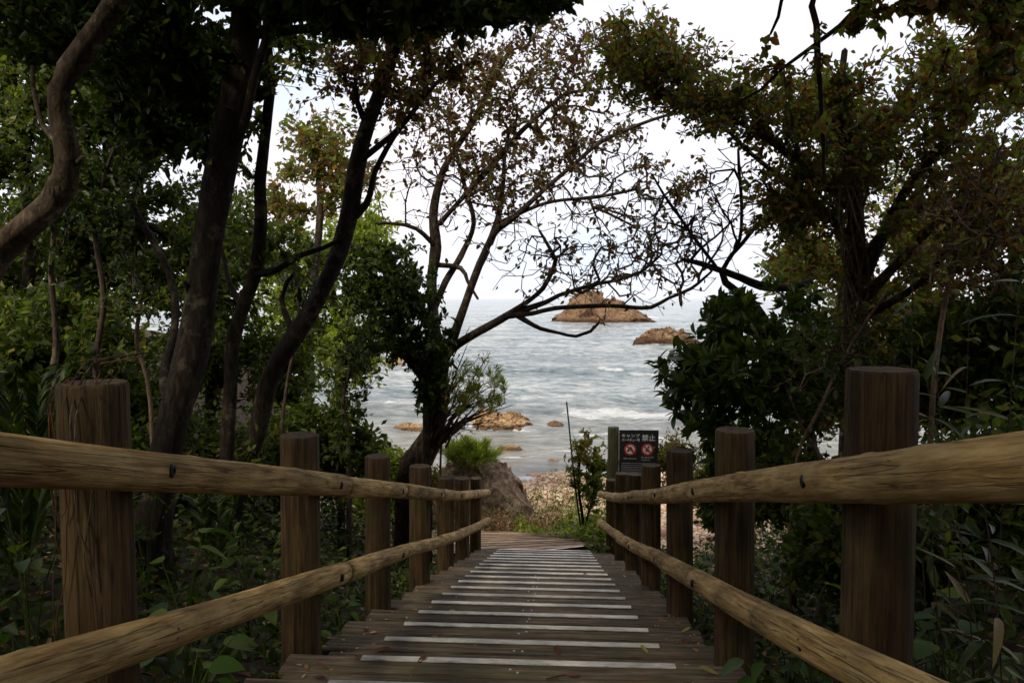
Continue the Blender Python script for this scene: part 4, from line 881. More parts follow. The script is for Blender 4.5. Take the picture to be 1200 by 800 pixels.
# ---- trees and bushes filling the wood behind, each with its own trunk
def bg(label, base, trunk, blobs, mat, nl, ls, seed, bark='bark_dark', name='tree', cat='tree', group=None, ratio=.5, low=True, tipr=.0025):
    t = Tree(name, label, cat, bark, seed, group=group)
    t.limb(grounded(trunk))
    b0 = trunk[-1]; mid = trunk[len(trunk) // 2]
    for k, b in enumerate(blobs[:4]):
        s = mid if k % 2 else trunk[-2 if len(trunk) > 2 else 0]
        t.limb([(s[0], s[1], s[2], s[3] * .6), ((s[0] + b[0]) / 2 + 6, (s[1] + b[1]) / 2 - 4, (s[2] + b[2]) / 2, s[3] * .4), (b[0], b[1], b[2], s[3] * .2)], step=.15, sides=6)
    for b in blobs: t.blob(b[:3], b[3:6], b[6])
    t.grow(tipr=tipr, step=.22); t.leaves(int(nl * 1.5), ls, mat, ratio, back=3, low=low, spread=.085)
    return t
LD, LM, LA, LO, LB = M['leaf_dark'], M['leaf_mid'], M['leaf_autumn'], M['leaf_olive'], M['leaf_bright']
bg('bushy evergreen tree filling the upper left corner behind the pale trunk', None, [(20, 420, 7, 16), (35, 300, 7, 14), (30, 180, 7, 11), (45, 80, 7, 8)], [(40, 80, 7, 110, 100, 1.2, 210), (-60, 200, 7, 110, 130, 1.2, 160), (120, 160, 7.4, 80, 80, 1, 120)], LM, 30, .085, 41)
bg('dark leafy tree between the pale trunk and the thickest trunk', None, [(150, 500, 7.6, 15), (140, 380, 7.6, 13), (165, 260, 7.6, 11), (150, 150, 7.6, 8)], [(150, 120, 7.6, 90, 110, 1, 230), (210, 300, 8, 75, 95, 1, 170), (90, 300, 8, 90, 90, 1, 190)], M['leaf_wood'], 32, .085, 42)
bg('low dark tree with drooping leaves behind the nearest left post', None, [(60, 560, 5.8, 14), (70, 470, 5.8, 12), (50, 390, 5.8, 9)], [(50, 400, 5.9, 120, 70, .9, 240), (-60, 500, 5.6, 100, 110, .9, 150), (130, 470, 6.2, 80, 80, .8, 160)], M['leaf_wood'], 32, .085, 43)
bg('russet topped tree seen between the slender trunks', None, [(360, 470, 12, 12), (365, 360, 12, 10), (375, 250, 12, 8), (370, 180, 12, 6)], [(375, 170, 12, 62, 55, 1.2, 130), (330, 250, 12.5, 50, 60, 1, 90), (415, 215, 12, 40, 40, .8, 60)], LO, 11, .12, 44, 'bark_mid')
bg('bright green tree glowing in daylight beyond the slender trunks', None, [(400, 500, 14, 12), (395, 400, 14, 10), (385, 320, 14, 7)], [(380, 305, 14, 75, 62, 1.6, 190), (330, 360, 14, 50, 60, 1.2, 110), (430, 270, 14.5, 45, 45, 1, 80), (400, 400, 13.5, 60, 60, 1.2, 190)], LB, 17, .13, 45, 'bark_mid')
bg('deep green tree behind the slender wavy trunk', None, [(245, 520, 10, 14), (250, 400, 10, 12), (255, 290, 10, 9)], [(270, 300, 10, 85, 80, 1.2, 220), (240, 420, 10, 90, 70, 1.2, 200), (330, 440, 10, 60, 70, 1, 140)], M['leaf_wood'], 26, .10, 46)
bg('shadowy evergreen at the left edge above the handrail', None, [(-40, 560, 9, 16), (-30, 400, 9, 13), (-20, 280, 9, 10)], [(-20, 330, 9, 130, 110, 1.4, 220), (70, 260, 9.5, 80, 80, 1, 130)], M['leaf_wood'], 30, .095, 47)
bg('rounded dark bush behind the second and third left posts', None, [(400, 600, 7.8, 9), (402, 560, 7.8, 8), (400, 520, 7.8, 6)], [(390, 520, 7.8, 62, 58, .7, 170), (330, 540, 7.6, 60, 60, .7, 150)], M['leaf_wood'], 30, .085, 48, name='bush', cat='bush')
bg('dark bush below the slender trunks behind the left handrail', None, [(230, 640, 6.6, 10), (235, 590, 6.6, 8), (240, 540, 6.6, 6)], [(240, 540, 6.6, 85, 55, .7, 190), (140, 560, 6.2, 80, 60, .7, 160)], M['leaf_wood'], 30, .08, 49, name='bush', cat='bush')
bg('yellow green bush behind the posts at the left handrail end', None, [(462, 590, 10, 6), (462, 560, 10, 5), (460, 545, 10, 4)], [(452, 543, 10, 34, 28, .5, 130), (440, 585, 10, 30, 30, .5, 90)], LB, 26, .07, 50, name='bush', cat='bush')
bg('scraggly russet bush hugging the left flank of the boulder', None, [(505, 600, 11.2, 4), (505, 575, 11.2, 3), (507, 560, 11.2, 3)], [(505, 566, 11.2, 26, 20, .35, 90), (530, 588, 11.2, 28, 12, .3, 60)], LO, 10, .06, 58, 'bark_mid', name='bush', cat='bush')
# right side mass
bg('tall tangled evergreen at the right edge under the overhanging branches', None, [(1190, 560, 5.2, 20), (1180, 430, 5.2, 17), (1190, 300, 5.2, 13)], [(1180, 400, 5.2, 90, 75, .8, 240), (1250, 330, 5.2, 60, 60, .8, 90), (1100, 440, 5.4, 70, 70, .7, 190)], M['leaf_wood'], 28, .075, 51)
bg('leafy dark tree right behind the vine wrapped trunk', None, [(1060, 560, 7.2, 15), (1050, 440, 7.2, 13), (1040, 350, 7.2, 9)], [(1050, 400, 7.2, 80, 90, 1, 260), (970, 440, 7.4, 50, 80, .8, 170), (1130, 380, 7.2, 80, 45, 1, 120), (1090, 270, 7.4, 90, 60, .9, 150), (940, 300, 7.4, 40, 50, .7, 70)], LO, 22, .08, 52)
bg('green crown of a distant tree above the vine wrapped trunk', None, [(990, 480, 9.5, 12), (985, 300, 9.5, 10), (980, 170, 9.5, 7)], [(975, 120, 9.5, 34, 32, .8, 80), (1000, 190, 9.5, 70, 55, 1, 110), (930, 330, 9.5, 45, 55, .8, 70)], LM, 18, .10, 53)
bg('dark shrub behind the second right post', None, [(930, 640, 5.6, 8), (925, 590, 5.6, 7), (920, 550, 5.6, 5)], [(915, 560, 5.6, 65, 55, .6, 190), (860, 580, 6.2, 50, 40, .5, 110)], M['leaf_wood'], 28, .075, 54, name='bush', cat='bush')
bg('russet and green bush behind the sign and right posts', None, [(790, 620, 10.5, 5), (790, 570, 10.5, 4), (792, 545, 10.5, 3)], [(795, 545, 10.5, 28, 40, .5, 90), (830, 570, 9.5, 40, 34, .5, 90), (775, 530, 10.6, 14, 18, .3, 24)], LO, 16, .07, 55, 'bark_mid', name='bush', cat='bush')
bg('dense dark bush behind the nearest right post', None, [(1090, 700, 4.2, 10), (1090, 620, 4.2, 8), (1100, 560, 4.2, 6)], [(1100, 600, 4.2, 110, 80, .7, 260), (1200, 560, 4, 90, 90, .6, 180), (980, 640, 4.6, 60, 60, .5, 150)], M['leaf_wood'], 28, .07, 56, name='bush', cat='bush')

def thin(label, rows, seed, blob, nl, mat='twig', lm=None, ls=.06):
    t = Tree('sapling', label, 'sapling', mat, seed, twig=mat, group='thin saplings in the wood'); t.limb(grounded(rows), sides=7)
    for b in blob: t.blob(b[:3], b[3:6], b[6], gap=False)
    t.grow(tipr=.0018, step=.12); t.leaves(nl, ls, lm or LD, .5, back=3, spread=.03)
thin('thin sapling close to the left edge behind the pale curved trunk', [(58, 480, 4.6, 9), (66, 400, 4.6, 8), (60, 320, 4.6, 7), (64, 250, 4.6, 6), (58, 150, 4.6, 4)], 501, [(60, 230, 4.6, 50, 90, .5, 90)], 5)
thin('slim crooked sapling between the pale trunk and the thickest trunk', [(118, 520, 5, 8), (112, 430, 5, 8), (122, 350, 5, 7), (112, 270, 5, 6), (128, 190, 5, 5), (150, 150, 5, 4)], 502, [(130, 230, 5, 60, 70, .6, 110)], 5)
thin('thin pale stem leaning left beside the thickest trunk', [(176, 470, 5.2, 5), (160, 400, 5.2, 5), (165, 340, 5.2, 4), (140, 290, 5.2, 4)], 503, [(150, 330, 5.2, 45, 50, .5, 60)], 4, 'twig_grey')
thin('wiry sapling standing right of the slender wavy trunk', [(330, 520, 7, 5), (338, 440, 7, 4), (350, 380, 7, 4), (345, 300, 7, 3)], 504, [(350, 340, 7, 40, 70, .6, 90)], 5)
thin('thin sapling with fine twigs left of the dark evergreen bush', [(408, 520, 7.4, 6), (402, 470, 7.4, 5), (412, 430, 7.4, 5), (430, 390, 7.4, 4)], 505, [(415, 420, 7.4, 40, 60, .5, 120)], 5)
thin('pale bare stem slanting through the glossy shrub on the right', [(965, 560, 5.4, 5), (940, 500, 5.4, 4.5), (915, 440, 5.4, 4), (880, 380, 5.4, 3)], 506, [(930, 440, 5.4, 60, 70, .5, 60)], 2, 'twig_grey')
thin('reddish bare stem crossing behind the second right post', [(930, 560, 5, 4), (960, 480, 5, 4), (1000, 400, 5, 3), (1040, 340, 5, 3)], 507, [(980, 420, 5, 70, 80, .5, 90)], 2, 'twig_grey')
thin('bare diagonal branch low behind the right rails', [(1000, 520, 2.9, 4), (1060, 600, 2.9, 5), (1110, 650, 2.9, 5), (1170, 690, 2.9, 5)], 508, [(1080, 600, 2.9, 80, 60, .4, 60)], 3, 'twig_grey')
thin('fine branched stem filling the sky gap at the far right edge', [(1230, 520, 4.8, 8), (1215, 400, 4.8, 7), (1205, 300, 4.8, 6), (1190, 220, 4.8, 4)], 510, [(1170, 260, 4.8, 60, 110, .6, 300)], 5, 'twig_grey', LO, .055)
thin('wiry twiggy stem rising against the pinkish sky at the right', [(1090, 520, 4.4, 7), (1100, 400, 4.4, 6), (1120, 300, 4.4, 5), (1150, 220, 4.4, 4), (1180, 160, 4.4, 3)], 509, [(1140, 260, 4.4, 80, 90, .6, 260)], 3, 'twig_grey', LA, .05)
# small two stemmed tree beside the stake at the foot of the stairs
t = Tree('sapling', 'small two stemmed leafy sapling beside the thin stake', 'sapling', 'bark_dark', 61)
t.limb(grounded([(684, 622, 11, 4), (682, 600, 11, 3.6), (678, 570, 11, 3), (680, 530, 11, 2.5)]))
t.limb([(684, 618, 11, 3.4), (690, 600, 11, 3), (696, 575, 11, 3), (700, 540, 11, 2)])
t.blob((694, 552, 11), (32, 44, .4), 190).blob((682, 520, 11), (14, 18, .3), 26)
t.grow(tipr=.0024, step=.1); t.leaves(8, .07, M['leaf_olive'], .5, back=3, sel=lambda p: p[:, 2] > -2.4); t.leaves(9, .075, M['leaf_mid'], .5, back=3, sel=lambda p: p[:, 2] <= -2.2)

# pine on the boulder
t = Tree('pine_shrub', 'low bright green pine shrub growing on top of the boulder', 'shrub', 'bark_mid', 62)
pb_ = P(552, 535, 12.4)
t.limb([(552, 540, 12.4, 6), (552, 528, 12.4, 5), (550, 520, 12.4, 4)])
t.blob((546, 530, 12.2), (32, 13, .35), 95).blob((560, 536, 12.1), (20, 10, .3), 30); t.grow(tipr=.004, step=.1)
en = np.array(t.ends); tufts(t.root, t.o, t.nodes[en], t.dirs[en] * .6 + np.array([0, 0, .9]), 46, .17, LB, 9, .07)

# ---- ground cover
def cover(name, label, n, xr, yr_, hmax, size, mat, seed, cond=None, ratio=.55, up=1.0, low=False, dvec=(0, 0, .35)):
    g = np.random.default_rng(seed); x = g.uniform(*xr, n); y = g.uniform(*yr_, n)
    if cond is not None: k = cond(x, y); x, y = x[k], y[k]
    cl = .5 + .5 * np.sin(x * 3.1 + 2 * np.sin(y * 1.3)) * np.sin(y * 2.7 + x)
    z = ground(x, y) + g.uniform(.01, 1, len(x)) ** 1.3 * (hmax(x, y) if callable(hmax) else hmax) * (.45 + .75 * cl)
    d = g.normal(size=(len(x), 3)); d[:, 2] *= .5; d += np.array(dvec)
    V, f4, rv = leaf_geo(np.stack([x, y, z], -1), d, size * g.uniform(.5, 1.3, len(x)), ratio, seed, upbias=up, low=low)
    o = link(name, mesh_np(name, V, f4, rnd4=rv), mat); tag(o, label, name.replace('_', ' '), kind='stuff')
clearL = lambda x, y: (x < CX - 1.02)
cover('undergrowth', 'dark leafy undergrowth covering the bank left of the stairs', 30000, (-8, -1.12), (1.0, 12), lambda x, y: .12 + .55 * sstep(.1, 2.2, -x - 1.0), .075, M['leaf_dark'], 71)
cover('undergrowth', 'dark leafy undergrowth covering the bank right of the stairs', 24000, (.86, 7), (1.0, 10.5), lambda x, y: .12 + .5 * sstep(.1, 2.0, x - .8), .07, M['leaf_dark'], 72)
def inpx(poly):
    def f(x, y):
        z = ground(x, y); q = np.array([px_of(a, b, c) for a, b, c in zip(x, y, z)]); return (q[:, 0] > poly[0]) & (q[:, 0] < poly[1])
    return f
cover('weeds', 'bright green low weeds at the foot of the stairs', 12000, (-.6, .98), (10.1, 12.4), .56, .085, LB, 73, lambda x, y: (y > 10.15 + .55 * np.clip(.6 - x, 0, 1.4)) & (y < 11.6 + .3 * np.sin(x * 6)), low=True)
cover('weeds', 'brown dried weeds between the stairs and the beach', 6500, (-1.8, .1), (10.8, 12.4), .52, .085, M['leaf_dry'], 74, None, .2, .2, True, (0, 0, .9))
cover('weeds', 'thin green sprigs growing among the dried weeds', 9000, (-1.5, .9), (10.9, 15), .75, .06, LM, 75, lambda x, y: np.sin(x * 9) * np.sin(y * 7) > -.1, .4, .4, True, (0, 0, .8))
cover('weeds', 'dark green clump spilling against the last right post', 1500, (.42, 1.3), (9.2, 11.0), .32, .08, LM, 76)
cover('leaf_litter', 'brown fallen leaves scattered over both soil banks', 9000, (-6, 5), (1.0, 10.5), .02, .06, M['leaf_dry'], 77, lambda x, y: (x < CX - .95) | (x > CX + .9), .6, 2.0, False, (0, 0, 0))

# ---- pebbles and stones on the beach
def pebbles():
    g = np.random.default_rng(80); n = 34000
    y = g.uniform(11.0, 19.4, n); x = g.uniform(-4.5, 5.0, n); z = ground(x, y)
    s = g.lognormal(-3.45, .45, n).clip(.015, .14)
    t_ = (1 + 5 ** .5) / 2
    iv = np.array([(-1, t_, 0), (1, t_, 0), (-1, -t_, 0), (1, -t_, 0), (0, -1, t_), (0, 1, t_), (0, -1, -t_), (0, 1, -t_), (t_, 0, -1), (t_, 0, 1), (-t_, 0, -1), (-t_, 0, 1)]) / 1.9
    fc = np.array([(0, 11, 5), (0, 5, 1), (0, 1, 7), (0, 7, 10), (0, 10, 11), (1, 5, 9), (5, 11, 4), (11, 10, 2), (10, 7, 6), (7, 1, 8), (3, 9, 4), (3, 4, 2), (3, 2, 6), (3, 6, 8), (3, 8, 9), (4, 9, 5), (2, 4, 11), (6, 2, 10), (8, 6, 7), (9, 8, 1)])
    V = iv[None] * g.uniform(.75, 1.2, (n, 12, 1)) * s[:, None, None] * np.stack([g.uniform(.8, 1.3, n), g.uniform(.8, 1.2, n), g.uniform(.5, .85, n)], -1)[:, None]
    a = g.uniform(0, 6.28, n); c, s_ = np.cos(a)[:, None], np.sin(a)[:, None]
    V = np.stack([V[..., 0] * c - V[..., 1] * s_, V[..., 0] * s_ + V[..., 1] * c, V[..., 2]], -1) + np.stack([x, y, z + s * .2], -1)[:, None]
    f3 = (fc[None] + np.arange(n)[:, None, None] * 12).reshape(-1, 3)
    o = link('pebbles', mesh_np('pebbles', V.reshape(-1, 3), None, f3, rnd3=np.repeat(g.uniform(0, 1, n), 20)), M['pebble']); tag(o, 'pinkish tan pebbles covering the beach beyond the stairs', 'pebbles', kind='stuff')
pebbles()
def stone_mesh(seed):
    import bmesh
    bm = bmesh.new(); bmesh.ops.create_icosphere(bm, subdivisions=2, radius=1)
    for v in bm.verts:
        v.co *= 1 + .28 * noise.noise(v.co * 1.3 + Vector((seed * 3, 0, 0))); v.co.z *= .62
    me = bpy.data.meshes.new('stone'); bm.to_mesh(me); bm.free(); me.materials.append(M['pebble_one']); return me
sm_ = [stone_mesh(i) for i in range(4)]
for i, (px, py, s, lab) in enumerate([(566, 598, .13, 'large tan stone beside the lower end of the boulder'), (560, 612, .10, 'orange brown stone by the last left post'), (655, 583, .10, 'flat pale stone on the beach below the water line'), (700, 588, .12, 'pinkish stone left of the right handrail end'), (668, 566, .14, 'brown ledge like stone nearest the water by the stake'), (608, 592, .09, 'pale stone just right of the boulder foot'), (640, 600, .08, 'small pale stone behind the green weeds'), (586, 588, .08, 'rounded stone in the shade of the boulder')]):
    r = ray(px, py); Y = 10
    for _ in range(200):
        p = r * (Y / r[1])
        if p[2] < gz(p[0], Y) : break
        Y += .05
    o = link('stone', sm_[i % 4], None, None, (p[0], Y, gz(p[0], Y) + s * .25), (0, 0, i * 1.3)); o.scale = (s * 1.3, s, s); tag(o, lab, 'stone', 'larger stones on the pebble beach')

# ---- stake
stake = tag(link('stake', tube_mesh('stake', catmull([(*P(681, 622, 10.9), .013), (*P(673, 560, 10.9), .013), (*P(667, 500, 10.9), .012), (*P(664, 471, 10.9), .012)], .1), 8, 3, .04), M['bark_dark']), 'thin dark stake leaning left in front of the water', 'stake')

# ---- notice board
SY = 10.25
sp = P(718.5, 560, SY); gx = sp[0]; zt = P(718, 500, SY)[2]
sg = tag(empty('notice_board', (gx, SY, gz(gx, SY))), 'black no camping notice board with red prohibition rings on a round green post', 'sign')
base = gz(gx, SY)
M['signpost'] = wood_mat('sign_post', (.03, .035, .015), (.07, .075, .03), (.12, .12, .05), (14, 14, .9), moss=.6, bump=.4)
hh = zt - base; 
link('post', post_mesh(hh, .078, 91), M['signpost'], sg)
M['panel'] = plain_mat('panel_black', (.018, .018, .02), .5, 0, .25, 8)
M['white'] = plain_mat('sign_white', (.72, .72, .70), .6, 0, .1, 50); M['red'] = plain_mat('sign_red', (.50, .045, .03), .55, 0, .12, 30); M['ink'] = plain_mat('sign_ink', (.02, .02, .02), .6)
pl, pr_ = P(725.5, 503, SY), P(771.5, 503, SY); pw = pr_[0] - pl[0]; ph_ = pl[2] - P(725, 584, SY)[2]; pcx = (pl[0] + pr_[0]) / 2 - gx; pcz = pl[2] - ph_ / 2 - base
bv, bf = box_arr(0, 0, 0, pw, .022, ph_, .003)
panel = link('panel', mesh_py('panel', bv, bf), M['panel'], sg, (pcx, -.03, pcz))
fx, fz = pw / 46.0, ph_ / 81.0                # metres per photo pixel on the panel
def on_panel(px, py): return ((px - 748.5) * fx, -.0125, (543.5 - py) * fz)
def lettering(txt, px, py, hpx, wpx=None, mat='white', bold=.012):
    cu = bpy.data.curves.new('t', 'FONT'); cu.body = txt; cu.size = 1; cu.offset = bold; cu.resolution_u = 2
    o = bpy.data.objects.new('t', cu); COL.objects.link(o); bpy.context.view_layer.update()
    me = bpy.data.meshes.new_from_object(o.evaluated_get(bpy.context.evaluated_depsgraph_get())); bpy.data.objects.remove(o)
    co = np.array([v.co[:] for v in me.vertices])
    if len(co) == 0: return
    mn, mx = co.min(0), co.max(0); sy = hpx * fz / (mx[1] - mn[1]); sx = (wpx * fx / (mx[0] - mn[0])) if wpx else sy
    co2 = np.stack([(co[:, 0] - mn[0]) * sx, np.zeros(len(co)), (co[:, 1] - mn[1]) * sy], -1)
    me.vertices.foreach_set('co', co2.ravel().astype(np.float32)); me.update(); me.materials.clear(); me.materials.append(M[mat]); me.name = 'lettering'
    a = on_panel(px, py); link('lettering', me, None, panel, a)
lettering('キャンプ', 728.5, 511.5, 4.2, 21)
lettering('バーベキュー等', 728.5, 516.3, 4.0, 21)
lettering('禁止', 752, 515.5, 7.6, 15.5)
lettering('No camping', 731, 536.9, 1.9, 14.5, bold=0); lettering('No barbecue', 751.5, 535.3, 1.9, 14, bold=0); lettering('outdoors', 751.5, 538.1, 1.6, 10.5, bold=0)
def ring(cx, cz, r0, r1, y, mat, n=28, nm='ring'):
    V = []; Fc = []
    for k in range(n):
        a = 2 * pi * k / n; V += [(cx + r0 * cos(a), y, cz + r0 * sin(a)), (cx + r1 * cos(a), y, cz + r1 * sin(a))]
    if r0 > 0:
        for k in range(n): j = (k + 1) % n; Fc.append((2 * k, 2 * k + 1, 2 * j + 1, 2 * j))
    else:
        V = [(cx + r1 * cos(2 * pi * k / n), y, cz + r1 * sin(2 * pi * k / n)) for k in range(n)]; Fc = [tuple(range(n))]
    return mesh_py(nm, V, Fc)
def flat(nm, pts, y, mat, par): return link(nm, mesh_py(nm, [(a, y, b) for a, b in pts], [tuple(range(len(pts)))]), mat, par)
for (px, py, which) in ((738.5, 525.3, 'tent'), (758.5, 525.2, 'grill')):
    a = on_panel(px, py); c = empty('prohibition_symbol', a); c.parent = panel; r = 7.2 * fx
    link('disc', ring(0, 0, 0, r * .95, -.0008, None, nm='disc'), M['white'], c)
    if which == 'tent':
        flat('tent', [(-.62 * r, -.38 * r), (-.12 * r, .42 * r), (.12 * r, .42 * r), (.62 * r, -.38 * r), (.2 * r, -.38 * r), (0, .1 * r), (-.2 * r, -.38 * r)], -.002, M['ink'], c)
    else:
        flat('grill', [(-.45 * r, -.05 * r), (.3 * r, .12 * r), (.1 * r, -.22 * r), (.32 * r, -.6 * r), (-.02 * r, -.3 * r), (-.42 * r, -.6 * r), (-.2 * r, -.22 * r)], -.002, M['ink'], c)
        flat('flame', [(-.1 * r, .1 * r), (.32 * r, .25 * r), (.3 * r, .5 * r), (.12 * r, .62 * r), (.06 * r, .38 * r)], -.002, M['ink'], c)
    link('ring', ring(0, 0, r * .74, r, -.003, None), M['red'], c)
    q = r * .82; w = r * .09; flat('slash', [(-q * .7 - w, q * .7 - w), (-q * .7 + w, q * .7 + w), (q * .7 + w, -q * .7 + w), (q * .7 - w, -q * .7 - w)][::-1], -.0035, M['red'], c)
# rows of fine print too small to read
V = []; Fc = []; gp = random.Random(4)
for row in range(9):
    x = 728.3; y = 541.5 + row * 1.9 + (0 if row == 0 else .5); xe = 768 if row < 1 else (767 if row < 8 else 750)
    while x < xe:
        w = gp.uniform(.5, 1.5); hq = gp.uniform(.35, .5)
        a = on_panel(x, y + hq); b = on_panel(min(x + w, xe), y - hq); k = len(V); V += [(a[0], -.0125, a[2]), (b[0], -.0125, a[2]), (b[0], -.0125, b[2]), (a[0], -.0125, b[2])]; Fc.append((k, k + 1, k + 2, k + 3)); x += w + gp.uniform(.2, .5)
M['print_grey'] = plain_mat('print_grey', (.30, .30, .30), .6)
fp = link('fine_print', mesh_py('fine_print', V, Fc), M['print_grey'], panel); fp['kind'] = 'stuff'

# ---- broadleaf plants by the posts
heart = [(0, .12), (.06, .62), (.2, .98), (.4, 1), (.6, .82), (.8, .48), (.93, .18), (1, 0)]
hl_ = [leaf_single('heart_leaf', r_, M['leaf_herb'], f_, c_, heart) for r_, f_, c_ in ((.72, .25, .15), (.62, .35, .28), (.8, .15, .08))]
sl_ = [leaf_single('blade_leaf', r_, M['leaf_sasa'], .3, c_, [(0, .25), (.1, .8), (.3, 1), (.6, .8), (.85, .4), (1, 0)]) for r_, c_ in ((.15, .15), (.17, .4), (.13, .7))]
def herb(px, py, Y, n, ls, label, seed, group='broad leaved plants growing beside the handrails', h=.25):
    g = random.Random(seed); p = P(px, py, Y); z0 = gz(p[0], Y); top = p[2]
    r = tag(empty('leafy_plant', (p[0], Y, z0)), label, 'plant', group); hgt = max(.08, top - z0)
    for i in range(n):
        a = g.uniform(0, 6.28); rr = g.uniform(.04, .17); t_ = (rr * cos(a), rr * sin(a), hgt * g.uniform(.55, 1.1))
        c = catmull([(0, 0, -.02, .003), (t_[0] * .3, t_[1] * .3, t_[2] * .6, .0025), (*t_, .0018)], .06)
        link('stem', tube_mesh('stem', c, 4, seed + i, 0, False), M['leaf_herb'], r)
        place_leaf(hl_[i % 3], r, t_, (cos(a), sin(a), g.uniform(-.5, .15)), ls * g.uniform(.7, 1.2), roll=g.uniform(-.3, .3))
for i, a in enumerate([(214, 632, 2.9, 6, .11, 'pale green broad leaves just right of the nearest left post'), (232, 690, 2.6, 6, .11, 'broad leaf plant above the lower left rail'), (60, 690, 2.1, 6, .10, 'leafy plant low at the left edge beneath the upper rail'), (20, 745, 1.9, 5, .10, 'leafy plant in the bottom left corner'), (30, 610, 2.3, 6, .10, 'dim leafy plant under the upper left rail at the edge'),
                       (310, 700, 3.4, 6, .10, 'leafy plant just left of the second left post base'), (215, 775, 2.1, 5, .09, 'leafy plant beneath the lower left rail'), (400, 710, 4.0, 5, .09, 'small broad leaves between the second and third left posts'), (385, 760, 3.0, 5, .08, 'low broad leaves beside the second left post foot'), (290, 640, 4.2, 7, .10, 'leafy plant behind the second left post'),
                       (310, 770, 2.6, 5, .08, 'single low plant at the deck edge by the second left post'), (170, 560, 3.6, 6, .10, 'leafy plant behind the upper left rail by the thick trunk'),
                       (930, 700, 3.0, 6, .09, 'leafy plant between the first and second right posts'), (965, 745, 2.6, 6, .09, 'broad leaves low beside the nearest right post'), (915, 765, 2.5, 5, .08, 'low leaf clump at the deck edge on the right'), (1110, 700, 2.3, 6, .09, 'leafy plant right of the nearest right post'), (1160, 640, 2.6, 6, .09, 'leafy plant at the right edge under the upper rail'), (1150, 745, 2.0, 5, .09, 'leafy plant beneath the lower right rail end'), (795, 715, 4.9, 5, .08, 'small bright leaves at the deck edge by the third right post'), (905, 610, 4.0, 6, .09, 'leafy plant right of the second right post'), (1000, 790, 2.1, 5, .08, 'leafy plant at the very bottom by the nearest right post')]):
    herb(*a, seed=200 + i)
def sasa(px, py, Y, n, label, seed, ls=.15):
    g = random.Random(seed); p = P(px, py, Y); z0 = gz(p[0], Y); hgt = max(.3, p[2] - z0)
    r = tag(empty('bamboo_grass', (p[0], Y, z0)), label, 'plant', 'dwarf bamboo plants among the bushes on the right')
    lean = g.uniform(-.15, .05), g.uniform(-.1, .1)
    c = catmull([(0, 0, -.05, .005), (lean[0] * .3, lean[1] * .3, hgt * .5, .0045), (lean[0], lean[1], hgt, .003)], .1)
    link('stem', tube_mesh('stem', c * np.array([1, 1, 1, .5]), 5, seed, 0), M['twig'], r)
    for i in range(n):
        u = 1 - .5 * (i / n) ** 1.2; k = int(u * (len(c) - 1)); a = g.uniform(0, 6.28)
        place_leaf(sl_[i % 3], r, tuple(c[k, :3]), (cos(a), sin(a) * .7 - .2, g.uniform(-.25, .55)), ls * g.uniform(.65, 1.15), roll=g.uniform(-.5, .5))
for i, a in enumerate([(1075, 320, 2.9, 11, 'tallest bamboo plant with blade leaves right of the vine wrapped trunk'), (1130, 400, 2.6, 11, 'bamboo plant with drooping blades above the upper right rail'), (1180, 330, 2.4, 11, 'high bamboo blades reaching in at the right edge'), (1165, 450, 2.2, 10, 'bamboo plant just above the right end of the upper rail'), (1100, 460, 2.7, 10, 'bamboo blades directly right of the nearest right post top'), (1195, 500, 2.0, 8, 'bamboo blades at the right edge behind the upper rail'),
                       (1110, 585, 2.6, 10, 'bamboo plant with pale blades just below the upper right rail'), (1160, 610, 2.4, 10, 'bamboo plant in the gap between the two right rails'), (1190, 680, 2.1, 9, 'low bamboo plant at the right edge between rails'), (1120, 660, 2.5, 9, 'dim bamboo plant beside the nearest right post'), (1140, 280, 3.3, 10, 'bamboo plant silhouetted against pinkish sky'), (1040, 400, 3.4, 9, 'bamboo blades poking out behind the nearest right post'), (1085, 760, 2.2, 7, 'bamboo plant low behind the lower right rail')]):
    sasa(*a, seed=300 + i)
def fern(px, py, Y, n, label, seed):
    g = random.Random(seed); p = P(px, py, Y); z0 = gz(p[0], Y)
    r = tag(empty('fern', (p[0], Y, z0)), label, 'fern', 'ferns in the shade on the left')
    for i in range(n):
        a = 2 * pi * i / n + g.uniform(-.3, .3); ln = g.uniform(.25, .40); h0 = max(.05, p[2] - z0)
        c = catmull([(0, 0, h0 * .4, .003), (cos(a) * ln * .5, sin(a) * ln * .5, h0 + .12, .0025), (cos(a) * ln, sin(a) * ln, h0, .0015)], .025)
        pts = c[2:, :3]; tg = np.gradient(pts, axis=0); tg /= np.linalg.norm(tg, axis=1)[:, None]; sd = np.cross(tg, [0, 0, 1]); env = np.sin(np.linspace(.35, pi * .98, len(pts)))[:, None]
        pos = np.vstack([pts, pts]); d = np.vstack([sd + tg * .5, -sd + tg * .5]); sz = np.vstack([env, env])[:, 0] * .11
        V, f4, rv = leaf_geo(pos, d, sz, .3, seed + i, upbias=2, low=True, curl=.1)
        fo = link('frond', mesh_np('frond', V, f4, rnd4=rv), M['leaf_dark'], r); fo['kind'] = 'stuff'
for i, a in enumerate([(30, 470, 3.0, 8, 'fern at the left edge above the upper rail'), (20, 560, 2.8, 7, 'fern half hidden behind the upper left rail'), (250, 600, 4.0, 7, 'fern below the thick dark trunk'), (110, 620, 3.2, 7, 'fern behind the nearest left post')]): fern(*a, seed=400 + i)

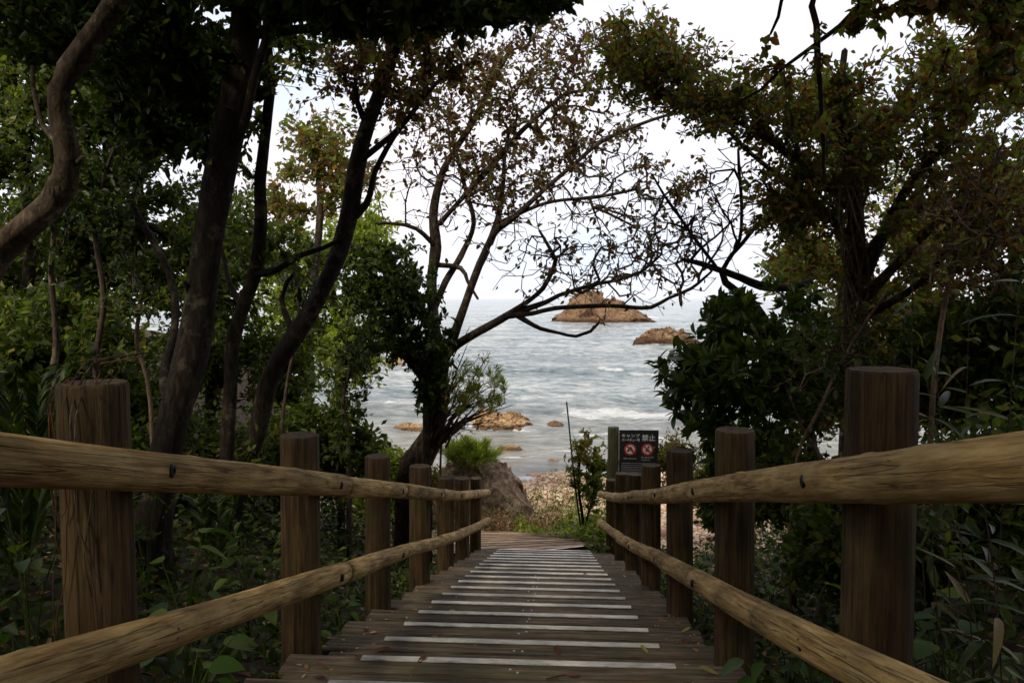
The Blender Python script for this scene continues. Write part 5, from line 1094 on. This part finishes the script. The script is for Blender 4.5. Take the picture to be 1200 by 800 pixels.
vine = tag(empty('vine', (-1.05, 1.62, S(1.62))), 'thin dry vine stems draped over the top of the nearest left post', 'vine')
gv = random.Random(9); vo = np.array([-1.05, 1.62, S(1.62)])
for i in range(16):
    a0 = gv.uniform(-1.7, 1.2); h1 = gv.uniform(.25, .86); pts = []
    for k in range(8):
        u = k / 7; a = a0 + .5 * sin(u * 4 + i) * u; z = .905 - u * (1.0 - h1) * .9 + .02 * sin(k * 2 + i)
        rr_ = .055 if k == 0 else .088 + gv.uniform(0, .012)
        pts.append((rr_ * sin(a), -rr_ * cos(a), z if k else .885, .0011))
    if i % 3 == 0: pts = [(pts[0][0] + .0, pts[0][1], .875, .001)] + [(pts[0][0] + gv.uniform(-.02, .05) * k, pts[0][1] + gv.uniform(-.02, .03) * k, .885 + .018 * k, .001) for k in range(1, 4)]
    link('stem', tube_mesh('stem', catmull(pts, .03), 4, i, 0), M['leaf_dry'] if i % 4 == 1 else M['twig_grey'], vine)
# ---- fallen leaves lying on the treads
ll = [leaf_single('fallen_leaf', r_, M['leaf_litter'], .5, c_) for r_, c_ in ((.5, -.2), (.6, .25), (.42, -.35))]
spots = [(437, 763, .075, 'curled brown leaf left of the lowest full grip strip'), (478, 725, .05, 'small yellow green leaf at the end of a grip strip'), (377, 790, .085, 'dead leaf on the deck edge at the bottom left'), (489, 776, .05, 'dark leaf scrap lying against the lowest full grip strip'), (534, 715, .05, 'pale curled leaf on the third tread'), (682, 672, .05, 'dark leaf lying on the middle treads right of centre'), (655, 768, .06, 'brown leaf on the lowest tread left of centre'), (805, 748, .05, 'reddish leaf right of the grip strips'), (798, 740, .05, 'brown leaf near the right deck edge'), (842, 790, .07, 'withered leaf in the bottom right corner of the deck'),
         (772, 700, .05, 'small leaf by the third right post'), (757, 684, .05, 'small leaf on the right side of the upper treads'), (680, 790, .06, 'dark twisted leaf at the bottom of the deck'), (505, 745, .04, 'tiny brown leaf on the second tread'), (760, 765, .05, 'brown leaf just right of the lowest grip strip'), (430, 735, .05, 'brown leaf at the left deck edge by the second tread'), (775, 722, .045, 'russet leaf beside the third tread end'), (385, 782, .05, 'small grey leaf at the left deck edge')]
for i, (px, py, s, lab) in enumerate(spots):
    r = ray(px, py)
    best = None
    for k in range(-3, 18):
        yn = Y0 + TR * k; z = -.61 - .2805 * yn + .004; p = r * (z / r[2])
        if yn - TR + .01 <= p[1] <= yn - .01: best = p; break
    if best is None: continue
    o = place_leaf(ll[i % 3], None, best, (cos(i * 2.4), sin(i * 2.4), 0), s, roll=0, name='fallen_leaf'); tag(o, lab, 'leaf', 'fallen leaves on the wooden treads')
tw = P(0, 0, 1)
for i, (a, b, lab) in enumerate([((429, 745), (417, 771), 'pale dry straw lying across the left deck edge'), ((640, 795), (664, 790), 'thin dark twig on the deck at the bottom centre')]):
    A_, B_ = PZ(a[0], a[1], -.61 - .2805 * 2.775 + .006), PZ(b[0], b[1], -.61 - .2805 * 2.775 + .006)
    A_, B_ = (np.array([q[0], min(q[1], 2.765), q[2]]) for q in (A_, B_))
    m_ = (A_ + B_) / 2 + np.array([.01, 0, .004])
    c0 = A_.copy(); tag(link('twig', tube_mesh('twig', catmull([(*(A_ - c0), .0025), (*(m_ - c0), .0025), (*(B_ - c0), .0015)], .02), 5, i, .1), M['leaf_dry'] if i == 0 else M['twig'], None, tuple(c0)), lab, 'twig')
# crumbs of leaf and bark caught on the treads
g = np.random.default_rng(91); pp = []
for k in range(-2, 17):
    yn = Y0 + TR * k; z = -.61 - .2805 * yn
    m = 34; sx = CX + np.where(g.uniform(size=m) < .5, -1, 1) * (.86 - g.gamma(1.3, .14, m)).clip(-.8, .84); yy = yn - TR + .02 + (TR - .05) * g.uniform(0, 1, m) ** .7
    pp.append(np.stack([sx, yy, np.full(m, z + .003)], -1))
pp = np.vstack(pp); d_ = g.normal(size=(len(pp), 3)); d_[:, 2] = .04
V, f4, rv = leaf_geo(pp, d_, g.lognormal(-4.15, .5, len(pp)).clip(.006, .04), .5, 92, upbias=4, curl=-.1)
tag(link('leaf_crumbs', mesh_np('leaf_crumbs', V, f4, rnd4=rv), M['leaf_dry']), 'brown leaf crumbs and bark bits scattered on the treads', 'debris', kind='stuff')
print('LEAVES', NLEAF, 'OBJ', len(bpy.data.objects))
